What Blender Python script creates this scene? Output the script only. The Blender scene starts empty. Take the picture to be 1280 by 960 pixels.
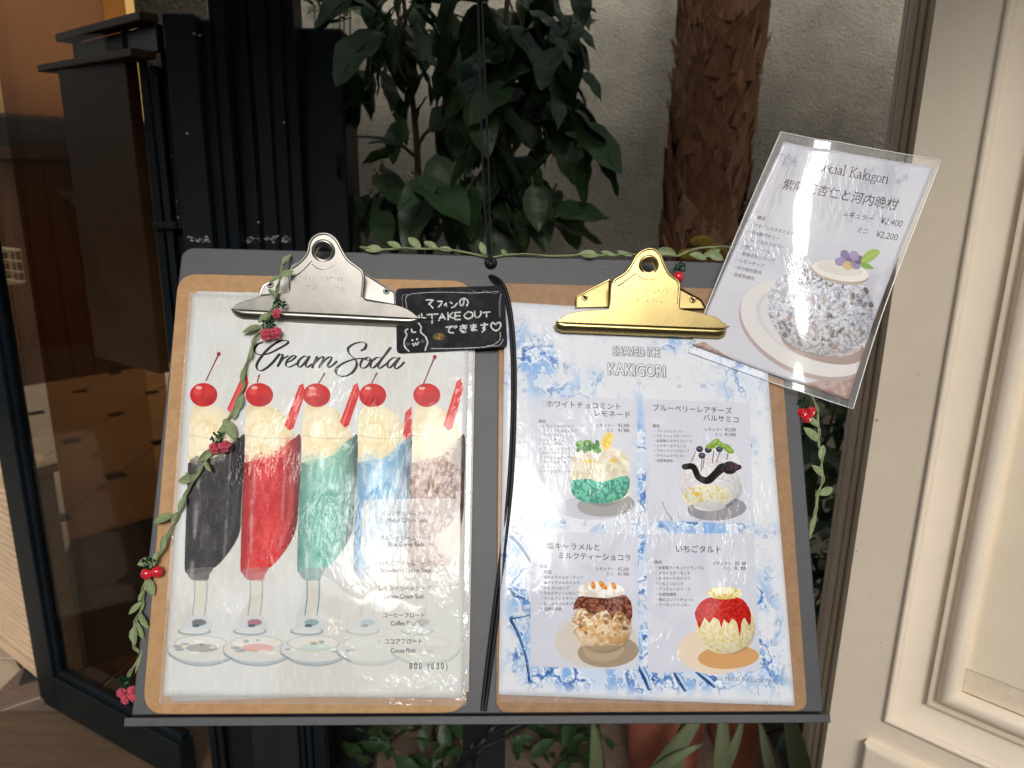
import bpy, bmesh, math, random
import numpy as np
from mathutils import Vector, Matrix
random.seed(7)
rng = np.random.default_rng(11)
scene = bpy.context.scene
COL = scene.collection
# ------------------------------------------------------------------ camera
F = 950.0; H = 1.35
def _n(v):
    v = np.array(v, float); return v/np.linalg.norm(v)
_down = _n([-60, 3470, 950])                       # gravity seen from the camera
_Z = -_down; _X = _n(np.array([1, 0, 0.]) - _Z*_Z[0]); _Y = np.cross(_Z, _X)
W = np.array([_X, _Y, _Z])
cam = bpy.data.cameras.new('camera'); camo = bpy.data.objects.new('camera', cam); COL.objects.link(camo)
r_, u_, f_ = W@[1., 0, 0], W@[0., -1, 0], W@[0., 0, 1]
camo.matrix_world = Matrix(((r_[0], u_[0], -f_[0], 0), (r_[1], u_[1], -f_[1], 0), (r_[2], u_[2], -f_[2], H), (0, 0, 0, 1)))
cam.sensor_width = 36; cam.lens = 36*F/1280; cam.clip_start = .02; cam.clip_end = 500
cam.dof.use_dof = True; cam.dof.focus_distance = .62; cam.dof.aperture_fstop = 10.0
scene.camera = camo
scene.render.resolution_x = 1024; scene.render.resolution_y = 768
# ------------------------------------------------------------------ light
SUN_EL, SUN_AZ = 32, 3                             # azimuth measured from -Y towards +X
w = bpy.data.worlds.new('World'); scene.world = w; w.use_nodes = True
nt = w.node_tree; nt.nodes.clear()
sky = nt.nodes.new('ShaderNodeTexSky'); sky.sky_type = 'NISHITA'; sky.sun_disc = False
sky.sun_elevation = math.radians(SUN_EL); sky.sun_rotation = math.radians(180-SUN_AZ); sky.dust_density = 4; sky.air_density = 1.3
hs = nt.nodes.new('ShaderNodeHueSaturation'); hs.inputs['Saturation'].default_value = .30
bg = nt.nodes.new('ShaderNodeBackground'); bg.inputs[1].default_value = .15
wo = nt.nodes.new('ShaderNodeOutputWorld')
nt.links.new(sky.outputs[0], hs.inputs['Color']); nt.links.new(hs.outputs[0], bg.inputs[0]); nt.links.new(bg.outputs[0], wo.inputs[0])
sl = bpy.data.lights.new('sun', 'SUN'); sl.energy = 1.15; sl.angle = math.radians(16); sl.color = (1, .98, .955)
so = bpy.data.objects.new('sun', sl); COL.objects.link(so)
_e, _a = math.radians(SUN_EL), math.radians(SUN_AZ)
SUN = Vector((math.sin(_a)*math.cos(_e), -math.cos(_a)*math.cos(_e), math.sin(_e)))
so.rotation_euler = SUN.to_track_quat('Z', 'Y').to_euler()
scene.view_settings.view_transform = 'Standard'; scene.view_settings.look = 'None'
scene.view_settings.exposure = 0.12; scene.view_settings.gamma = 1
scene.cycles.max_bounces = 10; scene.cycles.transparent_max_bounces = 16
# ------------------------------------------------------------------ measuring helpers: pixel of the 1280x960 photo -> place in the world
def wray(x, y): return W@np.array([x-640., y-480., F])
def G(x, y, z=0.):                                  # on the horizontal plane z
    r = wray(x, y); t = (z-H)/r[2]; return Vector((r[0]*t, r[1]*t, z))
def D(x, y, Y):                                     # at distance Y
    r = wray(x, y); t = Y/r[1]; return Vector((r[0]*t, Y, H+r[2]*t))
BU = Vector((.99880173, .04656726, -.01505294)).normalized()
BT = Vector((-.00852358, .46840307, .88347378)); BT = (BT-BU*BT.dot(BU)).normalized()
BN = BU.cross(BT)
if BN.y > 0: BN = -BN
BO = Vector((-.26076136, .45230322, H-.36947595))   # bottom left corner of the board
BM = Matrix(((BU.x, BT.x, BN.x, BO.x), (BU.y, BT.y, BN.y, BO.y), (BU.z, BT.z, BN.z, BO.z), (0, 0, 0, 1)))
def B(x, y, h=0.):                                  # on the leaning board, h above its face
    r = Vector(wray(x, y)); c = Vector((0, 0, H)); o = BO+BN*h
    t = (o-c).dot(BN)/r.dot(BN); p = c+r*t-BO
    return Vector((p.dot(BU), p.dot(BT), h))
# ------------------------------------------------------------------ materials
def new_mat(name):
    m = bpy.data.materials.new(name); m.use_nodes = True; n = m.node_tree
    return m, n, n.nodes['Principled BSDF']
def lin(c):
    return tuple(((x/12.92) if x <= .04045 else ((x+.055)/1.055)**2.4) for x in [v/255 for v in c])+(1,)
def mat(name, col, rough=.6, metal=0, vary=0, vscale=8, bump=0, bscale=60, coat=0, aniso=None, rvary=0, col2=None, spec=.5, detail=6):
    m, n, p = new_mat(name); N, L = n.nodes, n.links
    p.inputs['Roughness'].default_value = rough; p.inputs['Metallic'].default_value = metal
    p.inputs['Coat Weight'].default_value = coat; p.inputs['Coat Roughness'].default_value = .08
    p.inputs['Specular IOR Level'].default_value = spec
    p.inputs['Base Color'].default_value = (*col[:3], 1)
    tc = N.new('ShaderNodeTexCoord'); mp = N.new('ShaderNodeMapping'); L.new(tc.outputs['Object'], mp.inputs[0])
    if aniso: mp.inputs['Scale'].default_value = aniso
    if vary or rvary or col2:
        t = N.new('ShaderNodeTexNoise'); t.inputs['Scale'].default_value = vscale; t.inputs['Detail'].default_value = detail; t.inputs['Roughness'].default_value = .65
        L.new(mp.outputs[0], t.inputs['Vector'])
        cr = N.new('ShaderNodeValToRGB'); L.new(t.outputs['Fac'], cr.inputs[0])
        cr.color_ramp.elements[0].position = .3; cr.color_ramp.elements[1].position = .7
        a = tuple(max(0, c*(1-vary)) for c in col[:3]); b = tuple(min(1, c*(1+vary)) for c in col[:3]) if col2 is None else col2[:3]
        cr.color_ramp.elements[0].color = (*a, 1); cr.color_ramp.elements[1].color = (*b, 1)
        L.new(cr.outputs[0], p.inputs['Base Color'])
        if rvary:
            mr = N.new('ShaderNodeMapRange'); mr.inputs[3].default_value = max(.02, rough-rvary); mr.inputs[4].default_value = min(1, rough+rvary)
            L.new(t.outputs['Fac'], mr.inputs[0]); L.new(mr.outputs[0], p.inputs['Roughness'])
    if bump:
        t = N.new('ShaderNodeTexNoise'); t.inputs['Scale'].default_value = bscale; t.inputs['Detail'].default_value = 5
        L.new(mp.outputs[0], t.inputs['Vector'])
        b = N.new('ShaderNodeBump'); b.inputs['Strength'].default_value = bump; b.inputs['Distance'].default_value = .01
        L.new(t.outputs['Fac'], b.inputs['Height']); L.new(b.outputs[0], p.inputs['Normal'])
    return m
def film_gloss(n, fine, broad, rough, refl):      # a wavy orange-peel gloss: returns (glossy shader, factor)
    N, L = n.nodes, n.links
    gl = N.new('ShaderNodeBsdfGlossy'); gl.inputs['Roughness'].default_value = rough
    fr = N.new('ShaderNodeFresnel'); fr.inputs[0].default_value = 1.52
    mul = N.new('ShaderNodeMath'); mul.operation = 'MULTIPLY'; mul.inputs[1].default_value = refl; mul.use_clamp = True; L.new(fr.outputs[0], mul.inputs[0])
    tc = N.new('ShaderNodeTexCoord')
    mp = N.new('ShaderNodeMapping'); mp.inputs['Scale'].default_value = (1, .5, 1); mp.inputs['Rotation'].default_value = (0, 0, .5); L.new(tc.outputs['Object'], mp.inputs[0])
    def noise(sc, det, src, dist=0.):
        t = N.new('ShaderNodeTexNoise'); t.inputs['Scale'].default_value = sc; t.inputs['Detail'].default_value = det; t.inputs['Distortion'].default_value = dist; L.new(src, t.inputs['Vector']); return t.outputs['Fac']
    t1 = noise(300, 2, mp.outputs[0], .6); t2 = noise(20, 2, mp.outputs[0]); t3 = noise(18, 2, tc.outputs['Object'])
    gate = N.new('ShaderNodeMapRange'); gate.inputs[1].default_value = .48; gate.inputs[2].default_value = .66; gate.inputs[3].default_value = .05; gate.inputs[4].default_value = 1; L.new(t3, gate.inputs[0])
    b2 = N.new('ShaderNodeBump'); b2.inputs['Distance'].default_value = .012; b2.inputs['Strength'].default_value = broad; L.new(t2, b2.inputs['Height'])
    hm = N.new('ShaderNodeMath'); hm.operation = 'MULTIPLY'; L.new(t1, hm.inputs[0]); L.new(gate.outputs[0], hm.inputs[1])
    b1 = N.new('ShaderNodeBump'); b1.inputs['Distance'].default_value = fine; b1.inputs['Strength'].default_value = 1; L.new(hm.outputs[0], b1.inputs['Height'])
    L.new(b2.outputs[0], b1.inputs['Normal']); L.new(b1.outputs[0], gl.inputs['Normal']); return gl, mul
def image_mat(name, img, gloss=None):
    m, n, p = new_mat(name); N, L = n.nodes, n.links; N.remove(p)
    t = N.new('ShaderNodeTexImage'); t.image = img; t.extension = 'EXTEND'; t.interpolation = 'Cubic'
    df = N.new('ShaderNodeBsdfDiffuse'); L.new(t.outputs[0], df.inputs[0]); out = N['Material Output']
    if gloss is None: L.new(df.outputs[0], out.inputs[0]); return m
    gl, fac = film_gloss(n, *gloss); mx = N.new('ShaderNodeMixShader'); L.new(fac.outputs[0], mx.inputs[0]); L.new(df.outputs[0], mx.inputs[1]); L.new(gl.outputs[0], mx.inputs[2]); L.new(mx.outputs[0], out.inputs[0]); return m
def film_mat(name, fine=.0010, broad=.2, rough=.05, refl=1., milky=.03):   # clear laminating film
    m, n, p = new_mat(name); N, L = n.nodes, n.links; N.remove(p)
    tr = N.new('ShaderNodeBsdfTransparent'); df = N.new('ShaderNodeBsdfDiffuse'); df.inputs[0].default_value = (.9, .9, .92, 1)
    m0 = N.new('ShaderNodeMixShader'); m0.inputs[0].default_value = milky; L.new(tr.outputs[0], m0.inputs[1]); L.new(df.outputs[0], m0.inputs[2])
    gl, fac = film_gloss(n, fine, broad, rough, refl); mx = N.new('ShaderNodeMixShader'); L.new(fac.outputs[0], mx.inputs[0]); L.new(m0.outputs[0], mx.inputs[1]); L.new(gl.outputs[0], mx.inputs[2]); L.new(mx.outputs[0], N['Material Output'].inputs[0]); return m
def glass_mat(name, tint, rough=.02):
    m, n, p = new_mat(name); N, L = n.nodes, n.links; N.remove(p)
    tr = N.new('ShaderNodeBsdfTransparent'); tr.inputs[0].default_value = (*tint, 1)
    gl = N.new('ShaderNodeBsdfGlossy'); gl.inputs['Roughness'].default_value = rough
    lw = N.new('ShaderNodeLayerWeight'); pw = N.new('ShaderNodeMath'); pw.operation = 'POWER'; pw.inputs[1].default_value = 5; L.new(lw.outputs['Facing'], pw.inputs[0])
    ad = N.new('ShaderNodeMath'); ad.operation = 'MULTIPLY_ADD'; ad.inputs[1].default_value = .4; ad.inputs[2].default_value = .02; L.new(pw.outputs[0], ad.inputs[0])
    mx = N.new('ShaderNodeMixShader'); L.new(ad.outputs[0], mx.inputs[0]); L.new(tr.outputs[0], mx.inputs[1]); L.new(gl.outputs[0], mx.inputs[2]); L.new(mx.outputs[0], N['Material Output'].inputs[0])
    return m
# ------------------------------------------------------------------ objects
def tag(o, label=None, cat=None, group=None, kind=None):
    if label: o['label'] = label
    if cat: o['category'] = cat
    if group: o['group'] = group
    if kind: o['kind'] = kind
    return o
def thing(name, label, cat, base, group=None, M=None):
    o = bpy.data.objects.new(name, None); COL.objects.link(o); o.empty_display_size = .02
    if M is not None:
        o.matrix_world = M@Matrix.Translation(base)
    else: o.location = base
    o['_b'] = list(base); tag(o, label, cat, group); return o
BASE = {}
class MB:
    def __init__(s): s.V = []; s.Fc = []; s.uv = None
    def add(s, V, Fc):
        k = len(s.V); s.V += [tuple(v) for v in V]; s.Fc += [tuple(i+k for i in f) for f in Fc]; return s
    def box(s, a, b, M=None):
        (x0, y0, z0), (x1, y1, z1) = a, b
        V = [Vector(v) for v in ((x0,y0,z0),(x1,y0,z0),(x1,y1,z0),(x0,y1,z0),(x0,y0,z1),(x1,y0,z1),(x1,y1,z1),(x0,y1,z1))]
        if M is not None: V = [M@v for v in V]
        return s.add(V, [(0,3,2,1),(4,5,6,7),(0,1,5,4),(1,2,6,5),(2,3,7,6),(3,0,4,7)])
    def prism(s, pts, e, M=None):                    # pts: ring of vectors; e: extrusion vector
        pts = [Vector(p) for p in pts]; e = Vector(e); n = len(pts); V = pts+[p+e for p in pts]
        if M is not None: V = [M@v for v in V]
        nrm = sum(((pts[i]-pts[0]).cross(pts[(i+1) % n]-pts[0]) for i in range(n)), Vector())
        Fc = [tuple(range(n-1, -1, -1)), tuple(range(n, 2*n))]+[(i, (i+1) % n, n+(i+1) % n, n+i) for i in range(n)]
        if nrm.dot(e) < 0: Fc = [f[::-1] for f in Fc]
        return s.add(V, Fc)
    def tube(s, P, r, n=8, cap=True):
        P = [Vector(p) for p in P]; m = len(P); rr = r if hasattr(r, '__len__') else [r]*m
        V = []; up = None
        for i in range(m):
            d = (P[min(i+1, m-1)]-P[max(i-1, 0)]).normalized()
            if up is None: up = d.orthogonal().normalized()
            up = (up-d*up.dot(d)); up = up.normalized() if up.length > 1e-6 else d.orthogonal().normalized()
            q = d.cross(up)
            for k in range(n):
                a = 2*math.pi*k/n; V.append(P[i]+(up*math.cos(a)+q*math.sin(a))*rr[i])
        Fc = [(i*n+k, i*n+(k+1) % n, (i+1)*n+(k+1) % n, (i+1)*n+k) for i in range(m-1) for k in range(n)]
        if cap: Fc += [tuple(range(n-1, -1, -1)), tuple((m-1)*n+k for k in range(n))]
        return s.add(V, Fc)
    def grid(s, fn, nu, nv):
        V = [fn(i/nu, j/nv) for j in range(nv+1) for i in range(nu+1)]
        return s.add(V, [(j*(nu+1)+i, j*(nu+1)+i+1, (j+1)*(nu+1)+i+1, (j+1)*(nu+1)+i) for j in range(nv) for i in range(nu)])
    def ball(s, c, r, n=8, m=6, sq=(1, 1, 1)):
        c = Vector(c)
        V = [c+Vector((r*sq[0]*math.sin(math.pi*j/m)*math.cos(2*math.pi*i/n), r*sq[1]*math.sin(math.pi*j/m)*math.sin(2*math.pi*i/n), r*sq[2]*math.cos(math.pi*j/m))) for j in range(m+1) for i in range(n)]
        return s.add(V, [(j*n+i, (j+1)*n+i, (j+1)*n+(i+1) % n, j*n+(i+1) % n) for j in range(m) for i in range(n)])
    def torus(s, c, R, r, ax=(0, 0, 1), n=24, m=8, a0=0, a1=2*math.pi):
        ax = Vector(ax).normalized(); u = ax.orthogonal().normalized(); v = ax.cross(u); c = Vector(c)
        return s.tube([c+(u*math.cos(a0+(a1-a0)*i/n)+v*math.sin(a0+(a1-a0)*i/n))*R for i in range(n+1)], r, m, False)
    def build(s, name, m, parent=None, smooth=False, bevel=0, kind=None, seg=2, label=None, base=None, M=None, raw=False):
        b = Vector((0, 0, 0)) if raw else Vector(BASE.get(parent.name, (0, 0, 0))) if parent and base is None else Vector(base or (0, 0, 0))
        me = bpy.data.meshes.new(name); me.from_pydata([tuple(Vector(v)-b) for v in s.V], [], s.Fc); me.validate(); me.update()
        if m: me.materials.append(m)
        if s.uv is not None:
            uvl = me.uv_layers.new(name='UVMap'); li = np.zeros(len(me.loops), int); me.loops.foreach_get('vertex_index', li)
            uvl.data.foreach_set('uv', np.array(s.uv, float)[li].ravel())
        if smooth:
            me.polygons.foreach_set('use_smooth', [True]*len(me.polygons))
            try: me.set_sharp_from_angle(angle=math.radians(50))
            except Exception: pass
        o = bpy.data.objects.new(name, me); COL.objects.link(o)
        if parent:
            o.parent = parent
            if base is not None: o.location = b-Vector(BASE.get(parent.name, (0, 0, 0)))
        elif M is not None: o.matrix_world = M@Matrix.Translation(b)
        else: o.location = b
        if bevel:
            bv = o.modifiers.new('bevel', 'BEVEL'); bv.width = bevel; bv.segments = seg; bv.limit_method = 'ANGLE'; bv.angle_limit = .6
        if kind: o['kind'] = kind
        if label: o['label'] = label
        return o
def T(name, label, cat, base, group=None, M=None):   # top-level Empty remembered with its base
    o = thing(name, label, cat, base, group, M); BASE[o.name] = tuple(base); del o['_b']; return o
def sub(parent, o):                                  # o becomes a part whose children keep parent's frame
    BASE[o.name] = BASE.get(parent.name, (0, 0, 0)); return o
def smooth_path(P, k=6):
    P = [np.array(p, float) for p in P]; Q = [P[0]*2-P[1]]+P+[P[-1]*2-P[-2]]; out = []
    for i in range(1, len(Q)-2):
        a, b, c, d = Q[i-1:i+3]
        for j in range(k):
            t = j/k; out.append(.5*((2*b)+(-a+c)*t+(2*a-5*b+4*c-d)*t*t+(-a+3*b-3*c+d)*t**3))
    out.append(P[-1]); return [tuple(x) for x in out]
# ------------------------------------------------------------------ print painter: draws the flat print of the menus into memory
def homog(src, dst):
    A = []; bb = []
    for (x, y), (X, Y) in zip(src, dst):
        A.append([x, y, 1, 0, 0, 0, -X*x, -X*y]); bb.append(X); A.append([0, 0, 0, x, y, 1, -Y*x, -Y*y]); bb.append(Y)
    h = np.linalg.solve(np.array(A, float), np.array(bb, float)); return np.append(h, 1).reshape(3, 3)
_glyph = {}
def glyphs(txt, offset=0., space=1.):
    key = (txt, offset, space)
    if key in _glyph: return _glyph[key]
    cu = bpy.data.curves.new('t', 'FONT'); cu.body = txt; cu.resolution_u = 3; cu.space_character = space
    cu.fill_mode = 'NONE' if cu.dimensions == '2D' else cu.fill_mode
    cu.offset = offset
    ob = bpy.data.objects.new('t', cu); COL.objects.link(ob)
    dg = bpy.context.evaluated_depsgraph_get(); me = ob.evaluated_get(dg).to_mesh()
    n = len(me.vertices); co = np.zeros(n*3); me.vertices.foreach_get('co', co); co = co.reshape(-1, 3)[:, :2]
    e = np.zeros(len(me.edges)*2, int); me.edges.foreach_get('vertices', e); e = e.reshape(-1, 2)
    ob.evaluated_get(dg).to_mesh_clear(); bpy.data.objects.remove(ob); bpy.data.curves.remove(cu)
    _glyph[key] = (co[e[:, 0]], co[e[:, 1]]); return _glyph[key]
def vnoise(h, w, cell, seed, octs=4, ax=1., ay=1.):
    r = np.random.default_rng(seed); out = np.zeros((h, w)); amp = 1; tot = 0
    for o in range(octs):
        cx, cy = max(1., cell*ax/2**o), max(1., cell*ay/2**o)
        gh, gw = int(h/cy)+3, int(w/cx)+3; g = r.random((gh, gw))
        y = np.arange(h)/cy; x = np.arange(w)/cx; yi = y.astype(int); xi = x.astype(int); fy = y-yi; fx = x-xi
        fy = fy*fy*(3-2*fy); fx = fx*fx*(3-2*fx)
        a = g[yi][:, xi]; b = g[yi][:, xi+1]; c = g[yi+1][:, xi]; d = g[yi+1][:, xi+1]
        v = (a*(1-fx)+b*fx)*(1-fy)[:, None]+(c*(1-fx)+d*fx)*fy[:, None]
        out += v*amp; tot += amp; amp *= .55
    return out/tot
def C(*c): return np.array(c, float)/255
class Page:
    def __init__(s, quad, wmm, hmm, ppm=6, paper=(225, 225, 222)):
        s.w, s.h = int(wmm*ppm), int(hmm*ppm); s.ppm = ppm
        s.Hm = homog(quad, [(0, 0), (s.w, 0), (s.w, s.h), (0, s.h)])
        s.img = np.ones((s.h, s.w, 3))*C(*paper)
    def m(s, p):
        p = np.atleast_2d(np.array(p, float)); q = np.c_[p, np.ones(len(p))]@s.Hm.T; return q[:, :2]/q[:, 2:]
    def raster(s, A, Bp, ss=3):                      # winding-number coverage of directed edges (canvas pixels)
        P = np.r_[A, Bp]; x0, y0 = np.floor(P.min(0)).astype(int)-2; x1, y1 = np.ceil(P.max(0)).astype(int)+3
        x0, y0 = max(x0, 0), max(y0, 0); x1, y1 = min(x1, s.w), min(y1, s.h)
        if x1 <= x0 or y1 <= y0: return None
        w_, h_ = (x1-x0)*ss, (y1-y0)*ss; acc = np.zeros((h_, w_+1), np.int32)
        a = (A-[x0, y0])*ss; b = (Bp-[x0, y0])*ss; sg = np.where(b[:, 1] > a[:, 1], 1, -1)
        lo = np.where(sg[:, None] > 0, a, b); hi = np.where(sg[:, None] > 0, b, a)
        r0 = np.ceil(lo[:, 1]-.5).astype(int).clip(0, h_); r1 = np.ceil(hi[:, 1]-.5).astype(int).clip(0, h_); cnt = (r1-r0).clip(0)
        idx = np.repeat(np.arange(len(a)), cnt)
        if len(idx) == 0: return None
        row = np.arange(len(idx))-np.repeat(np.cumsum(cnt)-cnt, cnt)+r0[idx]
        t = (row+.5-lo[idx, 1])/(hi[idx, 1]-lo[idx, 1]); x = lo[idx, 0]+t*(hi[idx, 0]-lo[idx, 0])
        cx = np.ceil(x-.5).astype(int).clip(0, w_)
        np.add.at(acc, (row, cx), sg[idx]); m = (np.cumsum(acc, 1)[:, :w_] != 0).astype(float)
        return m.reshape(y1-y0, ss, x1-x0, ss).mean((1, 3)), x0, y0, x1, y1
    def comp(s, r, col, alpha=1.):
        if r is None: return
        m, x0, y0, x1, y1 = r
        if hasattr(alpha, 'shape'): m = m*alpha[y0:y1, x0:x1]
        else: m = m*alpha
        col = np.array(col, float)
        if col.ndim == 3: col = col[y0:y1, x0:x1]
        s.img[y0:y1, x0:x1] = s.img[y0:y1, x0:x1]*(1-m[..., None])+col*m[..., None]
    def poly(s, pts, col, alpha=1., sm=0, px=True):
        if sm: pts = smooth_path(list(pts)+[pts[0]], sm)[:-1]
        p = s.m(pts) if px else np.array(pts, float)
        s.comp(s.raster(p, np.roll(p, -1, 0)), col, alpha)
    def ell(s, cx, cy, rx, ry, col, alpha=1., rot=0., a0=0, a1=2*math.pi, soft=0):
        if soft:
            for k in range(soft): s.ell(cx, cy, rx*(1-.5*k/soft), ry*(1-.5*k/soft), col, alpha/soft*1.3, rot)
            return
        a = np.linspace(a0, a1, 49)[:-1] if a1-a0 > 6.2 else np.linspace(a0, a1, 40)
        x, y = rx*np.cos(a), ry*np.sin(a); c_, s_ = math.cos(rot), math.sin(rot)
        s.poly(np.c_[cx+x*c_-y*s_, cy+x*s_+y*c_], col, alpha)
    def stroke(s, pts, wd, col, alpha=1., sm=6, cal=None):     # wd in photo pixels; cal=(thin, angle) gives a pen's thick and thin
        P = np.array(smooth_path(pts, sm) if sm else pts, float); P = s.m(P)
        sc = np.linalg.norm(s.m([(pts[0][0]+1, pts[0][1])])[0]-s.m([pts[0]])[0])
        d = np.diff(P, axis=0); L = np.linalg.norm(d, axis=1)+1e-9; d = d/L[:, None]
        if hasattr(wd, '__len__'): dn = np.interp(np.linspace(0, 1, len(d)), np.linspace(0, 1, len(wd)), wd)*sc/2
        elif cal:
            ang = np.arctan2(d[:, 1], d[:, 0]); wv = cal[0]+(1-cal[0])*np.abs(np.sin(ang-cal[1]))**2.2
            wv = np.convolve(np.r_[wv[0], wv, wv[-1]], [.25, .5, .25], 'valid'); dn = wv*wd*sc/2
        else: dn = np.full(len(d), wd*sc/2)
        A = []; Bq = []
        for i in range(len(d)):
            nx = np.array([-d[i, 1], d[i, 0]])*dn[i]
            q = np.array([P[i]+nx, P[i]-nx, P[i+1]-nx, P[i+1]+nx]); A.append(q); Bq.append(np.roll(q, -1, 0))
            a = np.linspace(0, 2*math.pi, 9)[:-1]; c = np.c_[np.cos(a), np.sin(a)]*dn[i]
            for c0 in (P[i], P[i+1]):
                q2 = c0+c
                if np.sign(np.cross(q[1]-q[0], q[2]-q[1])) != np.sign(np.cross(q2[1]-q2[0], q2[2]-q2[1])): q2 = q2[::-1]
                A.append(q2); Bq.append(np.roll(q2, -1, 0))
        s.comp(s.raster(np.concatenate(A), np.concatenate(Bq)), col, alpha)
    def text(s, txt, p0, p1, col, alpha=1., bold=0., space=1., hs=1., height=None):
        a, b = glyphs(txt, bold, space); w_ = max(a[:, 0].max(), b[:, 0].max()); x_ = min(a[:, 0].min(), b[:, 0].min())
        q = s.m([p0, p1]); d = q[1]-q[0]; k = np.linalg.norm(d)/(w_-x_); d = d/np.linalg.norm(d); nn = np.array([d[1], -d[0]])
        ky = k*hs if height is None else height*s.ppmpx(p0)/.72
        f = lambda e: q[0]+np.outer((e[:, 0]-x_)*k, d)+np.outer(e[:, 1]*ky, nn)
        s.comp(s.raster(f(a), f(b)), col, alpha)
    def ppmpx(s, p): return np.linalg.norm(s.m([(p[0], p[1]+1)])[0]-s.m([p])[0])
    def shade(s, cx, cy, rx, ry, k=.3, lx=-.3, ly=-.35):  # the modelling of a round thing inside the printed picture
        c = s.m([(cx, cy)])[0]; ex = np.linalg.norm(s.m([(cx+rx, cy)])[0]-c); ey = np.linalg.norm(s.m([(cx, cy+ry)])[0]-c)
        y, x = np.mgrid[0:s.h, 0:s.w]; X, Y = (x-c[0])/ex, (y-c[1])/ey; r = np.hypot(X, Y); ins = 1-sstep(r, .96, 1.04)
        d = np.hypot(X-lx, Y-ly); s.img *= (1-ins*k*(d.clip(0, 1.5)/1.5)**2.4*1.3)[..., None]; s.img = mix(s.img, np.ones_like(s.img), ins*np.exp(-(d/.45)**2)*.12)
    def image(s, name):
        im = bpy.data.images.new(name, s.w, s.h); px = np.ones((s.h, s.w, 4), np.float32)
        px[..., :3] = (s.img[::-1]*.965).clip(0, 1); im.pixels.foreach_set(px.ravel()); im.update(); im.pack(); return im
def mix(a, b, m): return a*(1-m[..., None])+b*m[..., None]
def sstep(x, a, b): t = ((x-a)/(b-a)).clip(0, 1); return t*t*(3-2*t)
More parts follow.
